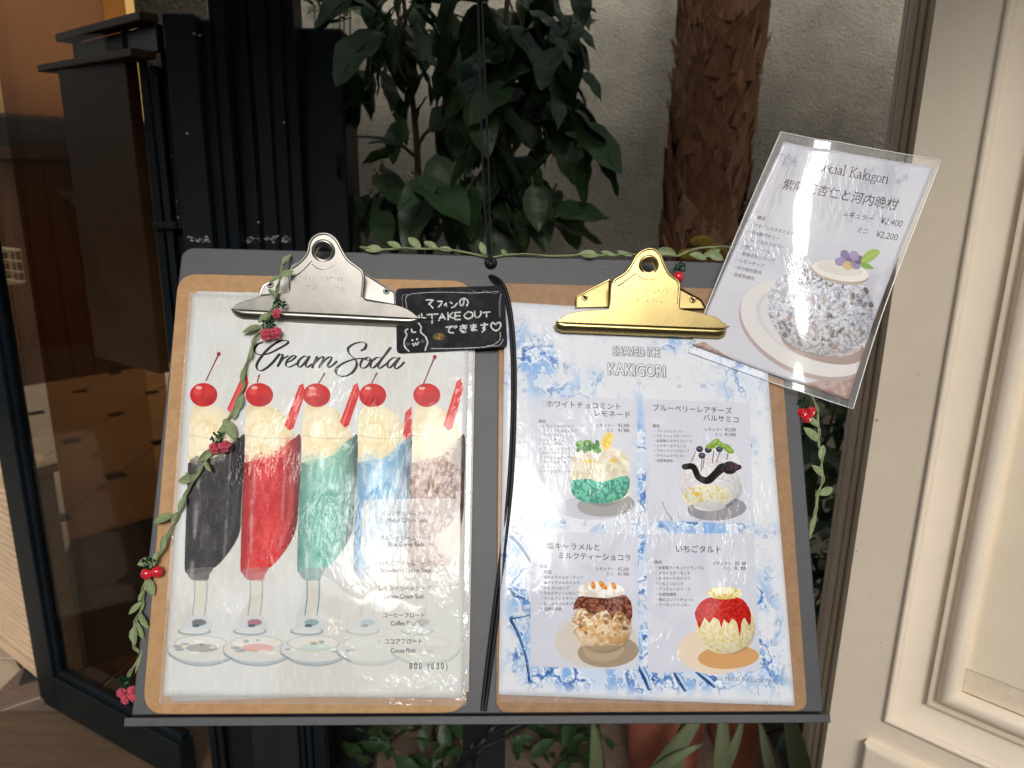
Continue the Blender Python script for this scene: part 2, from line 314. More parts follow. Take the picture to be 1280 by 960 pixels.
# ---- left menu: cream sodas
LQ = [(237, 366), (592, 374), (583, 882), (199, 879)]
P = Page(LQ, 216, 303, 6, (222, 224, 222))
h, w_ = P.h, P.w; yy, xx = np.mgrid[0:h, 0:w_]/6.
n1 = vnoise(h, w_, 300, 1); n2 = vnoise(h, w_, 60, 2); nf = vnoise(h, w_, 9, 3, 3); nstreak = vnoise(h, w_, 24, 4, 5, .6, 2.2)
P.img = mix(P.img, C(214, 212, 204), sstep(n1, .4, .62)*.7)
P.img = mix(P.img, C(236, 234, 226), sstep(nstreak, .5, .7)*.4)
INK = C(24, 20, 20)
def soda(x, liq, dark, cream, straw=None, right=73, light=0., base=(150, 160, 168), cherry=True, top=592):
    fx = lambda pts: [(x+a-.035*(b-590), b) for a, b in pts]
    bub = sstep(nf, .5, .72); shade = n2
    L_ = mix(np.ones((h, w_, 3))*liq, np.ones((h, w_, 3))*dark, sstep(shade, .35, .7)*.7)
    L_ = mix(L_, np.minimum(liq+.28, 1)*np.ones((h, w_, 3)), sstep(nstreak, .52, .7)*(.35+light))
    L_ = mix(L_, np.minimum(liq+.4, 1)*np.ones((h, w_, 3)), bub*.16)
    ax_ = P.m([(x+30-.035*50, 640)])[0][0]+(P.m([(x-3.5, 740)])[0][0]-P.m([(x, 640)])[0][0])*0; hwid = 33*P.w/380.
    X_ = ((np.arange(w_)[None, :]-ax_)/hwid)+np.zeros((h, 1)); sh = (1-.38*np.abs(X_).clip(0, 1.2)**2.4)[..., None]; L_ = L_*sh
    hl = np.exp(-((X_+.55)/.09)**2)*sstep(nstreak, .3, .6); L_ = mix(L_, np.ones((h, w_, 3)), hl*.35); hl = np.exp(-((X_-.62)/.06)**2)*sstep(n2, .3, .6); L_ = mix(L_, np.ones((h, w_, 3)), hl*.3)
    # glass body behind the drink
    P.poly(fx([(2, 552), (right-3, 556), (right-2, 600), (right-1, 640), (right-6, 675), (right-22, 703), (right-38, 716), (right-42, 735), (right-43, 770), (right-36, 790), (3, 790), (4, 768), (12, 756), (12, 730), (0, 712), (-2, 660), (0, 600)]), C(206, 206, 204), .55, 4)
    # ice cream
    cr = mix(np.ones((h, w_, 3))*cream, np.ones((h, w_, 3))*cream*C(248, 226, 176), sstep(n2, .42, .62)*.6); cr = mix(cr, np.ones((h, w_, 3))*C(255, 250, 235), sstep(n2, .5, .7)*.6)
    ic = P.m([(x+22, 548)])[0]; Yg, Xg = np.mgrid[0:h, 0:w_]; rr = np.hypot(Xg-ic[0], (Yg-ic[1])*.85)/(44*P.w/380.); cr = cr*(1.05-.14*rr.clip(0, 1.3)**2.2)[..., None]*np.array([1, .99, .96]); cr = mix(cr, np.ones((h, w_, 3))*C(196, 160, 104), (sstep(np.sin(rr*13+n2*7), .5, 1)*.16))
    P.poly(fx([(1, top+8), (1, 522), (10, 511), (34, 513), (50, 526), (62, 548), (63, 570), (58, top+4), (44, top+7), (26, top+6), (12, top+6)]), cr, .96, 4)
    P.stroke(fx([(0, 549), (30, 553), (66, 552)]), .9, C(190, 178, 168), .7)
    P.poly(fx([(0, top-8), (14, top-12), (30, top-14), (42, top-20), (54, top-34), (right-10, top-40), (right-3, top-40), (right-2, 620), (right-2, 645), (right-8, 676), (right-24, 702), (right-40, 716), (4, 722), (0, 700), (0, 640)]), L_, .93, 3)
    for q in range(60): qx = rng.random()*56; P.ell(x+3+qx, top-12-max(0, qx-34)*1.1+rng.normal()*3.5, 1+rng.random()*3.5, 1+rng.random()*2, liq*.55+cream*.45, .5)
    # neck, stem, knob and foot
    P.poly(fx([(2, 716), (right-38, 713), (right-42, 722), (right-44, 730), (14, 730), (6, 726)]), mix(L_, np.ones((h, w_, 3))*C(170, 160, 160), np.full((h, w_), .5)), .9, 2)
    P.poly(fx([(13, 730), (right-44, 730), (right-46, 752), (right-44, 770), (12, 770), (14, 750)]), C(222, 216, 200), .6, 2)
    for a in (13, right-45): P.stroke(fx([(a, 728), (a+1, 750), (a-1, 772)]), 1.4, C(*base), .8)
    P.ell(x+21-6, 783, 16, 8, C(208, 216, 222), .9); P.ell(x+20-6, 781, 9, 4, dark*.5+.25, .6); P.ell(x+16-6, 785, 5, 2, C(70, 84, 96), .7)
    P.ell(x+14-6, 792, 21, 5, C(120, 134, 146), .55); P.ell(x+14-6, 791, 18, 4, C(226, 228, 224), .9)
    cxf = x+26-8
    P.poly(fx([(58, 600), (63, 600), (63, 645), (56, 675), (44, 696), (52, 670), (57, 640)]), np.minimum(liq+.25, 1), .35, 3); P.poly(fx([(2, 602), (7, 602), (6, 700), (2, 690)]), dark, .35, 2)
    P.ell(cxf, 815, 44, 18, C(160, 172, 180), .55); P.ell(cxf, 813, 42, 16, C(222, 222, 214), .9); P.ell(cxf-2, 806, 33, 9, C(176, 186, 194), .5); P.ell(cxf-2, 806, 31, 8, C(232, 230, 222), .9)
    P.ell(cxf, 812, 20, 5, np.array(liq)*.5+.45, .5)
    for q in range(12): P.ell(cxf-34+rng.random()*68, 802+rng.random()*18, 2+rng.random()*5, 1+rng.random(), (C(238, 206, 150), C(110, 126, 140), C(255, 255, 250))[q % 3], .45)
    P.stroke([(cxf-42, 819), (cxf-20, 831), (cxf+10, 833), (cxf+34, 826), (cxf+43, 815)], 1.6, C(130, 146, 156), .6)
    if straw:
        (a, b, c, d) = straw; P.poly([(a-3, b+3), (a+2, b), (a+5, b+12), (c+5, d), (c, d+3), (c-6, d-4)], C(214, 48, 48)); P.poly([(a-1, b+5), (a+1, b+4), (c-1, d), (c-4, d-2)], C(240, 110, 100), .8)
    if cherry:
        P.ell(x+20, 498, 17, 15, C(196, 26, 30)); P.ell(x+19, 496, 16, 13.6, C(222, 44, 40), .5, 0, soft=5); P.ell(x+25, 504, 10, 7, C(170, 16, 24), .5, 0, soft=4); P.ell(x+14, 489, 4, 2.2, C(255, 200, 190), .9); P.ell(x+12, 494, 5, 4, C(240, 110, 90), .5)
CR = C(248, 238, 208)
soda(229+6, C(34, 30, 34), C(12, 10, 14), CR, None)
soda(301+3, C(226, 44, 44), C(190, 20, 26), CR, (306, 471, 290, 520))
soda(371+4, C(134, 200, 182), C(96, 172, 156), CR, (376, 483, 361, 540), light=.15, base=(90, 140, 140))
soda(441+4, C(158, 206, 240), C(112, 178, 224), C(246, 238, 208), (444, 482, 430, 536), light=.35)
soda(511+2, C(188, 160, 150), C(132, 92, 78), C(246, 234, 206), (574, 477, 560, 540), right=70, light=.1)
for a, b, c, d in ((258, 480, 274, 446), (322, 482, 324, 473), (397, 483, 405, 470), (464, 482, 470, 470), (527, 488, 543, 449)):
    P.stroke([(a, b), ((a+c)/2-1, (b+d)/2+2), (c, d)], [1.6, 1.5, 1.5, 2.2][:4], C(128, 44, 58))
    if d < 460: P.ell(c, d, 2.5, 2.8, C(150, 40, 56))
P.stroke([(508, 590), (500, 618), (490, 640)], 3, C(150, 120, 140), .5)
P.poly([(509, 555), (514, 548), (514, 512), (506, 520), (503, 548)], C(214, 60, 60), .9)
for k in range(160):
    P.ell(512+rng.random()*60, 585+rng.random()*35, 1+rng.random()*3, 1+rng.random()*5, (C(110, 70, 50), C(226, 200, 180))[k % 2], .35, rng.random())
P.poly([(560, 655), (575, 655), (574, 690), (556, 712), (545, 700)], C(196, 150, 120), .75, 3)
# the translucent price card printed over the glasses
P.poly([(462, 630), (566, 628), (574, 636), (575, 690), (566, 740), (520, 765), (458, 740), (452, 640)], C(240, 236, 232), .62, 3)
P.poly([(445, 730), (580, 725), (578, 850), (440, 845)], C(226, 227, 220), .55, 2)
TXT = C(58, 54, 54)
for jp, en, x0, x1, y, e0, e1, ye in (('メロンクリームソーダ', 'Melon Cream Soda', 476, 539, 649, 484, 533, 658),
    ('ブルークリームソーダ', 'Blue Cream Soda', 474, 539, 680, 485, 530, 688), ('いちごクリームソーダ', 'Strawberry Cream Soda', 474, 538, 711, 475, 538, 720),
    ('レモンクリームソーダ', 'Lemon Cream Soda', 473, 538, 742, 480, 530, 752), ('コーヒーフロート', 'Coffee Float', 478, 530, 775, 488, 520, 785),
    ('ココアフロート', 'Cocoa Float', 480, 527, 807, 488, 519, 818)):
    P.text(jp, (x0, y), (x1, y), TXT, 1, .012); P.text(en, (e0, ye), (e1, ye), TXT, 1, .03, 1, 1.25)
P.text('800 (880)', (511, 838), (559, 838), TXT, 1, .03, 1.5, 1.3)
def S2(pts, wd=4.2): P.stroke([(310+a/6.095, 420+b/6.095) for a, b in pts], wd*.86, INK, 1, 8, (.26, .42))
# "Cream Soda" written with a pointed pen, one stroke list per letter
S2([(110, 65), (70, 85), (48, 125), (75, 160), (150, 155), (240, 110), (300, 70), (290, 50), (235, 58), (160, 110), (90, 195), (65, 250), (80, 285), (120, 280), (180, 230), (235, 160)])
S2([(238, 160), (262, 162), (248, 200), (225, 250)], 3.6); S2([(232, 240), (262, 195), (300, 172)], 3.4)
S2([(285, 225), (330, 205), (360, 175), (340, 168), (300, 200), (285, 240), (305, 258), (350, 240), (385, 215)], 3.4)
S2([(455, 180), (425, 172), (385, 205), (375, 245), (395, 255), (430, 220), (460, 178)], 3.6); S2([(462, 176), (435, 235), (445, 258), (480, 235)], 3.6)
S2([(520, 178), (485, 258)], 3.8); S2([(492, 240), (530, 195), (565, 175), (570, 190), (540, 258)], 3.6); S2([(545, 240), (585, 195), (625, 175), (630, 190), (605, 235), (608, 258), (635, 245), (670, 212)], 3.6)
S2([(860, 125), (885, 110), (895, 75), (860, 60), (800, 75), (758, 110), (770, 155), (815, 200), (820, 250), (780, 305), (720, 328), (670, 310), (668, 270), (720, 225), (800, 195), (865, 186)])
S2([(905, 180), (870, 195), (850, 235), (860, 262), (895, 255), (925, 215), (925, 185), (900, 182), (895, 200), (940, 200), (965, 195)], 3.6)
S2([(1010, 185), (975, 182), (935, 215), (930, 255), (955, 258), (995, 215), (1040, 160), (1080, 110), (1075, 108), (1040, 160), (990, 235), (995, 265), (1030, 245), (1065, 215)], 3.6)
S2([(1140, 190), (1105, 182), (1065, 215), (1060, 255), (1080, 258), (1120, 215), (1145, 188)], 3.6); S2([(1150, 185), (1115, 240), (1120, 268), (1150, 255), (1185, 220)], 3.6)
IMG_SODA = P.image('print cream soda')
# ---- right menu: shaved ice
RQ = [(631, 378), (954, 397), (993, 882), (623, 868)]
P = Page(RQ, 210, 297, 6, (229, 231, 236)); h, w_ = P.h, P.w
m1 = vnoise(h, w_, 120, 21, 5); m2 = vnoise(h, w_, 46, 22, 5, .8, 1.4); m3 = vnoise(h, w_, 90, 24, 4)
rid = 1-np.abs(m2-.5)*2; rid2 = 1-np.abs(m1-.5)*2
yy, xx = np.mgrid[0:h, 0:w_]/6.
def water(mask, dens=.5):                            # splashing-water artwork: ridged pale to deep blue veins
    e = (mask*sstep(m3, .62-dens*.3, .7-dens*.1))
    P.img = mix(P.img, C(196, 216, 242), e*.7); P.img = mix(P.img, C(120, 168, 226), e*sstep(m2, .45, .62)*.8)
    P.img = mix(P.img, C(44, 92, 170), e*sstep(rid2, .93, .99)*.8); P.img = mix(P.img, C(30, 60, 110), e*sstep(rid, .965, .995)*.75)
    P.img = mix(P.img, C(250, 252, 255), e*sstep(rid2, .80, .86)*(1-sstep(rid2, .88, .92))*.8)
def gauss(px, py, rx, ry):
    c = P.m([(px, py)])[0]/6.; k = P.w/6/345.; return np.exp(-(((xx-c[0])/(rx*k))**2+((yy-c[1])/(ry*k))**2)).clip(0, 1)
water((gauss(665, 450, 36, 42)*1.2).clip(0, 1), 1.2); water(gauss(720, 480, 60, 20)*.6, 1); water((gauss(840, 425, 60, 16)*.7+gauss(930, 470, 40, 40)*.6).clip(0, 1), .8)
water((gauss(801, 580, 7, 70)*1.6).clip(0, 1), 1.6); water((gauss(802, 760, 7, 110)*1.6).clip(0, 1), 1.8)
water((gauss(870, 655, 62, 9)*1.8).clip(0, 1), 1.6); water((gauss(645, 690, 20, 40)+gauss(650, 790, 14, 60)*1.2).clip(0, 1), 1.0)
water((gauss(730, 845, 70, 12)*1.6).clip(0, 1), 1.5); water((gauss(860, 846, 70, 12)*1.6).clip(0, 1), 1.5); water((gauss(955, 790, 18, 60)*1.3).clip(0, 1), 1.2); water(gauss(945, 560, 22, 16), .8); water(gauss(730, 655, 50, 8)*.8, .8)
for pts, wd in ((((640, 668), (652, 680), (664, 700)), [3, 7, 3]), (((637, 733), (645, 740), (655, 745)), [2, 9, 3]), (((640, 772), (648, 790), (658, 820), (663, 850)), [8, 3, 4, 6]), (((640, 770), (655, 768), (664, 765)), [4, 2, 2]), (((797, 830), (806, 845), (811, 860)), [5, 9, 5]), (((843, 840), (850, 850), (856, 862)), [5, 10, 4]), (((870, 838), (886, 850), (893, 858)), [5, 10, 3])):
    P.stroke(pts, wd, C(60, 104, 164), .85); P.stroke([(a+1.5, b-1) for a, b in pts], [q*.35 for q in wd], C(210, 226, 246), .9); P.stroke([(a-1.5, b+1) for a, b in pts], [q*.2 for q in wd], C(24, 44, 80), .9)
for q in range(150):
    x0, y0 = (rng.choice([650, 660, 803, 940, 958]), 640+rng.random()*220) if q % 3 else (640+rng.random()*330, rng.choice([655, 845, 850, 480]))
    x0 += rng.normal()*7; y0 += rng.normal()*5; rr = .5+rng.random()*2; P.ell(x0, y0, rr*1.2, rr, (C(70, 110, 180), C(150, 186, 230))[q % 2], .5); P.ell(x0, y0, rr*.7, rr*.5, C(240, 246, 252), .8)
PAN = C(213, 215, 226)
for q, al in (([(664, 492), (796, 498), (797, 646), (664, 640)], .62), ([(806, 497), (937, 502), (942, 652), (807, 648)], .85), ([(663, 662), (797, 664), (798, 836), (663, 832)], .95), ([(808, 665), (942, 664), (950, 838), (810, 840)], .95)): P.poly(q, PAN, al)
TX = C(46, 42, 46)
for t, a, b, hh in (('SHAVED ICE', (766, 443), (824, 445), 11), ('KAKIGORI', (760, 467), (831, 470), 15)):
    
    for dx, dy in ((-.9, 0), (.9, 0), (0, -.9), (0, .9), (.7, .7), (-.7, .7), (.7, -.7), (-.7, -.7), (1.5, 1.2)): P.text(t, (a[0]+dx, a[1]+dy), (b[0]+dx, b[1]+dy), C(140, 142, 152), 1, .02, 1, 1, hh)
    P.text(t, a, b, C(244, 246, 250), 1, .02, 1, 1, hh)
P.text('ホワイトチョコミント', (683, 506), (775, 510), TX, .9, .012); P.text('レモネード', (743, 518), (787, 520), TX, 1, .012)
P.text('ブルーベリーレアチーズ', (816, 511), (915, 515), TX, 1, .012); P.text('バルサミコ', (879, 523), (923, 526), TX, 1, .012)
P.text('塩キャラメルと', (683, 683), (749, 685), TX, 1, .012); P.text('ミルクティーショコラ', (698, 695), (788, 698), TX, 1, .012)
P.text('いちごタルト', (845, 687), (901, 688), TX, 1, .012)
P.text('ALL PRICES INCLUDE TAX', (893, 849), (968, 853), C(120, 124, 136), 1, .02, 1.1, 1.1)
TS = C(70, 66, 72)
def ingr(x, y, rows, st=6.7, u=5.3, al=1.):
    P.text(rows[0], (x-2, y), (x-2+u*2, y), TS, al, .02)
    for k, t in enumerate(rows[1:]): P.text('・'+t, (x+.4*k*.2, y+st*(k+1)), (x+(len(t)+1)*u*.93, y+st*(k+1)+.4), TS, al, .02)
ingr(675, 526, ['構成', 'レモンシャーベット', 'ホワイトチョコミルク', 'ミントティー', 'ミントチョコ', 'レモンゼリー', 'フレッシュミント', 'レモンクラッシュ', 'クラッシュアーモンド', 'マスカルポーネ', 'レモンホイップ', 'チョコスプレッド'], 5.6, 4.5, .85)
ingr(817, 532, ['構成', 'フレッシュミント', 'フレッシュブルーベリー', '自家製バルサミコソース', 'レアチーズクリーム', 'ブルーベリーシロップ', 'グラハムクラッカー', '自家製練乳'], 6.1, 4.3)
ingr(676, 707, ['構成', '岩塩', '塩キャラメルピーナッツ', '塩キャラメルホイップ', 'チョコシロップ', 'ミルクティーシロップ', 'アールグレイクリーム', '塩キャラメルサブレ', '自家製練乳'], 6.7, 4.7)
ingr(820, 702, ['構成', '自家製アーモンドクランブル', 'スライスアーモンド', 'カスタードホイップ', 'いちごシロップ', 'アングレーズソース', '自家製練乳', '苺のコンフィチュール', 'アーモンドクッキー'], 6.7, 4.6)
for (x0, y, x1), a, b in (((745, 531, 786), '¥2,200', '¥1,980'), ((881, 536, 920), '¥2,200', '¥1,980'), ((745, 710, 786), '¥2,200', '¥1,980'), ((891, 703, 932), '¥2,100', '¥1,900')):
    P.text('レギュラー', (x0, y), (x0+22, y+.5), TS, .95, .02); P.text(a, (x1-14, y+.6), (x1, y+1), TS, .95, .02, 1, 1.2); P.text('ミニ', (x0+13, y+6.3), (x0+21, y+6.5), TS, .95, .02); P.text(b, (x1-14, y+6.8), (x1, y+7.2), TS, .95, .02, 1, 1.2)
n2 = vnoise(h, w_, 22, 31, 4); n3 = vnoise(h, w_, 9, 32, 3)
def T2(a, b, n=None, lo=.4, hi=.6): n = n2 if n is None else n; return mix(np.ones((h, w_, 3))*a, np.ones((h, w_, 3))*b, sstep(n, lo, hi))
# plates
for cx, cy, rx, ry, c, al in ((742, 632, 46, 15, C(190, 192, 204), .7), (880, 632, 46, 14, C(176, 176, 182), .0), (745, 800, 52, 34, C(216, 208, 196), .95), (893, 812, 46, 30, C(236, 214, 188), .9)): P.ell(cx, cy, rx, ry, c, al)
P.stroke([(694, 624), (698, 636), (707, 652)], 1, C(150, 156, 176), .8); P.stroke([(828, 625), (832, 636), (840, 647)], 1, C(120, 120, 130), .8)
P.ell(757, 628, 36, 15, C(158, 156, 152), .95, -.05); P.ell(896, 633, 37, 15, C(150, 148, 154), .95, -.05); P.ell(760, 813, 38, 20, C(164, 146, 122), .95, -.06); P.ell(910, 820, 38, 15, C(214, 160, 104), .95, -.05)
P.ell(694+52, 800, 51, 33, C(180, 160, 140), .0)
# 1 lemonade and mint
P.poly([(718, 563), (778, 560), (786, 600), (783, 618), (760, 626), (728, 622), (712, 608), (713, 585)], T2(C(246, 240, 214), C(226, 214, 180)), 1, 3)
P.poly([(712, 598), (735, 596), (752, 600), (783, 592), (784, 612), (768, 624), (735, 626), (716, 616)], T2(C(112, 214, 178), C(36, 150, 130), n3, .4, .58), 1, 3)
P.ell(748, 566, 28, 8, T2(C(250, 248, 240), C(236, 220, 190)), 1); P.ell(735, 574, 6, 2.5, C(236, 206, 70), .8); P.ell(766, 573, 6, 2.5, C(236, 206, 70), .8)
for q in range(16): P.ell(722+rng.random()*26, 551+rng.random()*9, 5, 2.6, (C(70, 130, 60), C(110, 170, 80))[q % 2], .95, rng.random()*3)
P.poly([(750, 552), (757, 539), (766, 541), (764, 554), (756, 561)], T2(C(240, 200, 60), C(250, 226, 130), n3), 1, 3)
P.shade(749, 596, 38, 34, .14)
# 2 blueberry and balsamic
P.ell(888, 600, 39, 32, T2(C(242, 240, 238), C(222, 216, 222), n3, .3, .7)); P.ell(884, 617, 32, 14, T2(C(246, 240, 214), C(228, 206, 120), n3, .5, .7), .9); P.ell(871, 615, 4, 3, C(240, 190, 40), .8)
P.ell(887, 630, 20, 6, C(232, 230, 228), 1); P.shade(888, 602, 39, 33, .16); P.poly([(864, 574), (880, 566), (908, 564), (917, 578), (926, 582), (915, 560), (870, 560)], C(236, 232, 232), .9, 3)
P.stroke([(855, 581), (866, 581), (873, 594), (884, 598), (894, 590), (903, 582), (914, 583), (924, 581)], [7, 8, 8, 9, 9, 11, 11, 6], C(34, 28, 30)); P.ell(912, 582, 10, 8, C(38, 30, 34)); P.ell(918, 580, 5, 4, C(90, 50, 70), .8)
for a, b, c, d in ((864, 574, 869, 562), (876, 586, 877, 568), (878, 583, 880, 568), (890, 576, 892, 561), (895, 575, 900, 562), (908, 572, 911, 560)): P.stroke([(a, b), (c, d)], 1, C(90, 60, 50), .9, 0)
for a, b in ((874, 559), (885, 560), (877, 567), (899, 559)): P.ell(a, b, 4.4, 3.8, C(50, 48, 66)); P.ell(a, b-1, 1.8, 1, C(130, 136, 160), .8)
for a, b, r_ in ((889, 555, -.2), (898, 552, .5), (907, 556, .3), (911, 560, .5), (893, 551, -.6)): P.ell(a, b, 7, 3.6, C(126, 164, 60), 1, r_); P.ell(a, b-1, 5, 1.2, C(180, 206, 110), .8, r_)
# 3 salted caramel
P.ell(752, 778, 37, 34, T2(C(244, 226, 200), C(196, 140, 84), n3, .35, .7)); P.ell(752, 792, 34, 20, T2(C(226, 176, 110), C(244, 220, 186), n2), .8)
P.poly([(716, 760), (722, 744), (748, 740), (782, 742), (790, 758), (788, 775), (780, 766), (770, 762), (765, 772), (758, 760), (746, 764), (738, 768), (730, 758)], T2(C(88, 40, 30), C(160, 96, 70), n3, .45, .62), .96, 2)
for q in range(40): P.ell(724+rng.random()*60, 764+rng.random()*30, 1+rng.random()*3, 1+rng.random()*2, (C(176, 118, 60), C(120, 74, 44), C(252, 240, 222))[q % 3], .6)
P.poly([(722, 742), (724, 730), (738, 725), (756, 726), (776, 730), (780, 740), (760, 745), (740, 744)], T2(C(250, 246, 240), C(224, 212, 200)), 1, 3)
for a, b, r_ in ((741, 729, 1.4), (752, 728, .8), (755, 731, .7), (767, 730, 1.2)): P.ell(a, b, 5, 2.8, C(214, 132, 40), 1, r_); P.ell(a-1, b-1, 2, 1, C(250, 190, 110), .8)
P.poly([(727, 806), (778, 806), (772, 820), (750, 826), (733, 820)], C(190, 168, 138), .85, 3)
P.shade(752, 779, 37, 36, .18)
# 4 strawberry tart
P.ell(906, 780, 37, 36, T2(C(248, 240, 208), C(236, 212, 140), n3, .35, .75))
P.poly([(871, 776), (868, 764), (876, 750), (890, 744), (920, 744), (932, 752), (938, 766), (936, 780), (930, 770), (926, 777), (924, 795), (921, 778), (914, 771), (910, 778), (904, 772), (901, 783), (898, 773), (891, 770), (886, 777), (880, 770), (874, 784)], T2(C(214, 44, 32), C(186, 26, 24), n3), 1, 2)
P.ell(905, 739, 22, 8, T2(C(250, 240, 196), C(226, 200, 110), n3), 1); P.ell(903, 736, 14, 4, C(252, 246, 214), .9)
for q in range(26): P.ell(884+rng.random()*40, 748+rng.random()*16, .8, .6, C(244, 130, 100), .7)
P.shade(906, 780, 37, 36, .16)
IMG_ICE = P.image('print shaved ice')
# ---- special card
KQ = [(979, 176), (1166, 210), (1058, 500), (866, 430)]
P = Page(KQ, 130, 186, 8, (212, 212, 220)); h, w_ = P.h, P.w
n2 = vnoise(h, w_, 34, 41, 4); n3 = vnoise(h, w_, 12, 42, 4); n1 = vnoise(h, w_, 260, 43)
P.img = mix(P.img, C(196, 198, 210), sstep(n1, .4, .6)*.5)
TK = C(52, 46, 54)
P.poly([(885, 352), (1112, 380), (1058, 500), (866, 430)], C(206, 206, 214), .8)
P.poly([(1000, 478), (1040, 468), (1090, 452), (1058, 500), (866, 430), (880, 425), (930, 458)], T2(C(168, 140, 132), C(188, 164, 156)), 1)
P.ell(1012, 408, 92, 60, C(178, 160, 156), 1, .42); P.ell(1013, 404, 91, 58, C(222, 218, 216), 1, .42); P.ell(1016, 400, 74, 44, C(204, 200, 202), .8, .42); P.ell(1018, 400, 71, 42, C(218, 215, 215), .9, .42)
P.ell(1030, 425, 56, 24, C(160, 134, 122), .85, .25)
P.ell(1029, 381, 70, 58, T2(C(222, 224, 232), C(178, 178, 190), n3), 1, .3); P.ell(1030, 412, 54, 28, T2(C(226, 224, 224), C(176, 170, 170), n3), .6, .2)
for q in range(300):
    a = rng.random()*6.28; r_ = rng.random()**.5; x0, y0 = 1029+66*r_*math.cos(a), 378+52*r_*math.sin(a)
    P.ell(x0, y0, 1+rng.random()*4.2, .8+rng.random()*2.4, (C(238, 240, 246), C(188, 150, 124), C(246, 248, 252), C(120, 112, 116), C(200, 208, 226), C(84, 74, 72), C(232, 234, 240))[q % 7], .6, rng.random()*3)
P.shade(1029, 381, 70, 58, .16)
for q in range(60): P.ell(1000+rng.random()*86, 330+rng.random()*20, 1+rng.random()*3, 1+rng.random(), (C(90, 92, 104), C(230, 234, 244))[q % 2], .7)
P.ell(1053, 333, 37, 13, C(186, 170, 152), 1, .18); P.ell(1053, 330, 37, 12, C(236, 230, 222), 1, .18); P.ell(1052, 327, 30, 8, C(222, 214, 206), 1, .18)
for a, b, c in ((1058, 310, C(120, 100, 150)), (1066, 318, C(96, 78, 130)), (1052, 318, C(150, 130, 176)), (1062, 323, C(206, 176, 120)), (1072, 322, C(140, 130, 160)), (1076, 316, C(90, 74, 110)), (1070, 311, C(160, 140, 180))): P.ell(a, b, 7, 5.5, c, .95, rng.random())
P.poly([(1078, 318), (1084, 308), (1094, 303), (1103, 306), (1098, 314), (1088, 320)], C(150, 178, 50), 1, 3); P.poly([(1078, 320), (1086, 320), (1096, 327), (1088, 328), (1080, 325)], C(120, 160, 44), 1, 3); P.stroke([(1080, 319), (1090, 312), (1100, 307)], .8, C(200, 214, 110), .9)
# ornament leaves at the head
for cx, cy in ((985, 193), (992, 198), (975, 190), (1122, 224), (1130, 220), (982, 200)):
    for k in range(5): P.ell(cx+3*math.cos(k*1.26), cy+2.4*math.sin(k*1.26), 2.6, 1.3, C(170, 172, 182), .7, k*1.26)
# serif title drawn with a broad pen
def serif(txt, p0, p1, hh):
    G_ = {'S': (.62, [[(.5, .84), (.3, .98), (.1, .82), (.18, .6), (.42, .42), (.5, .2), (.3, .0), (.08, .14)]]),
     'p': (.6, [[(.1, .62), (.16, .6), (.16, -.3)], [(.16, .5), (.34, .64), (.52, .45), (.5, .14), (.32, 0), (.16, .1)], [(.06, -.3), (.27, -.3)]]),
     'e': (.52, [[(.08, .34), (.44, .36), (.4, .58), (.26, .63), (.08, .45), (.08, .18), (.24, 0), (.45, .1)]]),
     'c': (.5, [[(.42, .52), (.28, .63), (.1, .48), (.07, .2), (.24, 0), (.43, .1)]]),
     'i': (.32, [[(.06, .6), (.16, .62), (.16, 0)], [(.05, 0), (.28, 0)], [(.15, .86), (.17, .87)]]),
     'a': (.52, [[(.1, .52), (.24, .63), (.37, .52), (.37, .1), (.46, .02)], [(.37, .36), (.14, .28), (.08, .1), (.22, 0), (.37, .12)]]),
     'l': (.32, [[(.06, 1), (.16, 1.02), (.16, 0)], [(.05, 0), (.28, 0)]]),
     'K': (.8, [[(.18, .96), (.18, 0)], [(.06, .96), (.32, .96)], [(.06, 0), (.32, 0)], [(.66, .96), (.2, .44)], [(.3, .55), (.7, 0)], [(.55, .96), (.74, .96)], [(.58, 0), (.8, 0)]]),
     'k': (.6, [[(.05, 1), (.15, 1.02), (.15, 0)], [(.04, 0), (.26, 0)], [(.48, .6), (.17, .28)], [(.26, .36), (.54, 0)], [(.38, .6), (.56, .6)], [(.42, 0), (.6, 0)]]),
     'g': (.54, [[(.24, .62), (.08, .46), (.24, .28), (.4, .44), (.24, .62)], [(.36, .58), (.52, .62)], [(.16, .28), (.12, .12), (.4, .06), (.48, -.12), (.26, -.3), (.06, -.2), (.12, .02), (.3, .06)]]),
     'o': (.56, [[(.28, .63), (.08, .46), (.09, .14), (.28, 0), (.48, .16), (.47, .48), (.28, .63)]]),
     'r': (.42, [[(.06, .6), (.16, .62), (.16, 0)], [(.05, 0), (.28, 0)], [(.16, .42), (.28, .6), (.4, .58)]]), ' ': (.34, [])}
    tot = sum(G_[c][0] for c in txt); x = 0; d = np.array(p1, float)-p0; L_ = np.linalg.norm(d); d /= L_; nn = np.array([d[1], -d[0]]); k = L_/tot
    for c in txt:
        adv, st = G_[c]
        for s_ in st: P.stroke([tuple(np.array(p0)+d*(x+a)*k+nn*b*hh) for a, b in s_], 1.35, TK, 1, 4 if len(s_) > 2 and s_[1][0] != s_[-1][0] else 0, (.42, .2))
        x += adv
serif('Special Kakigori', (1012, 208), (1108, 226), 11.5)
P.text('紫陽花杏仁と河内晩柑', (979, 228), (1121, 257), TK, 1, .006)
P.text('レギュラー', (1054, 262), (1091, 269.5), TK, 1, .01); P.text('¥2,400', (1101, 272), (1129, 278), TK, 1, .01, 1, 1.1)
P.text('ミニ', (1072, 282), (1086, 284.5), TK, 1, .01); P.text('¥2,200', (1096, 288), (1124, 294), TK, 1, .01, 1, 1.1)
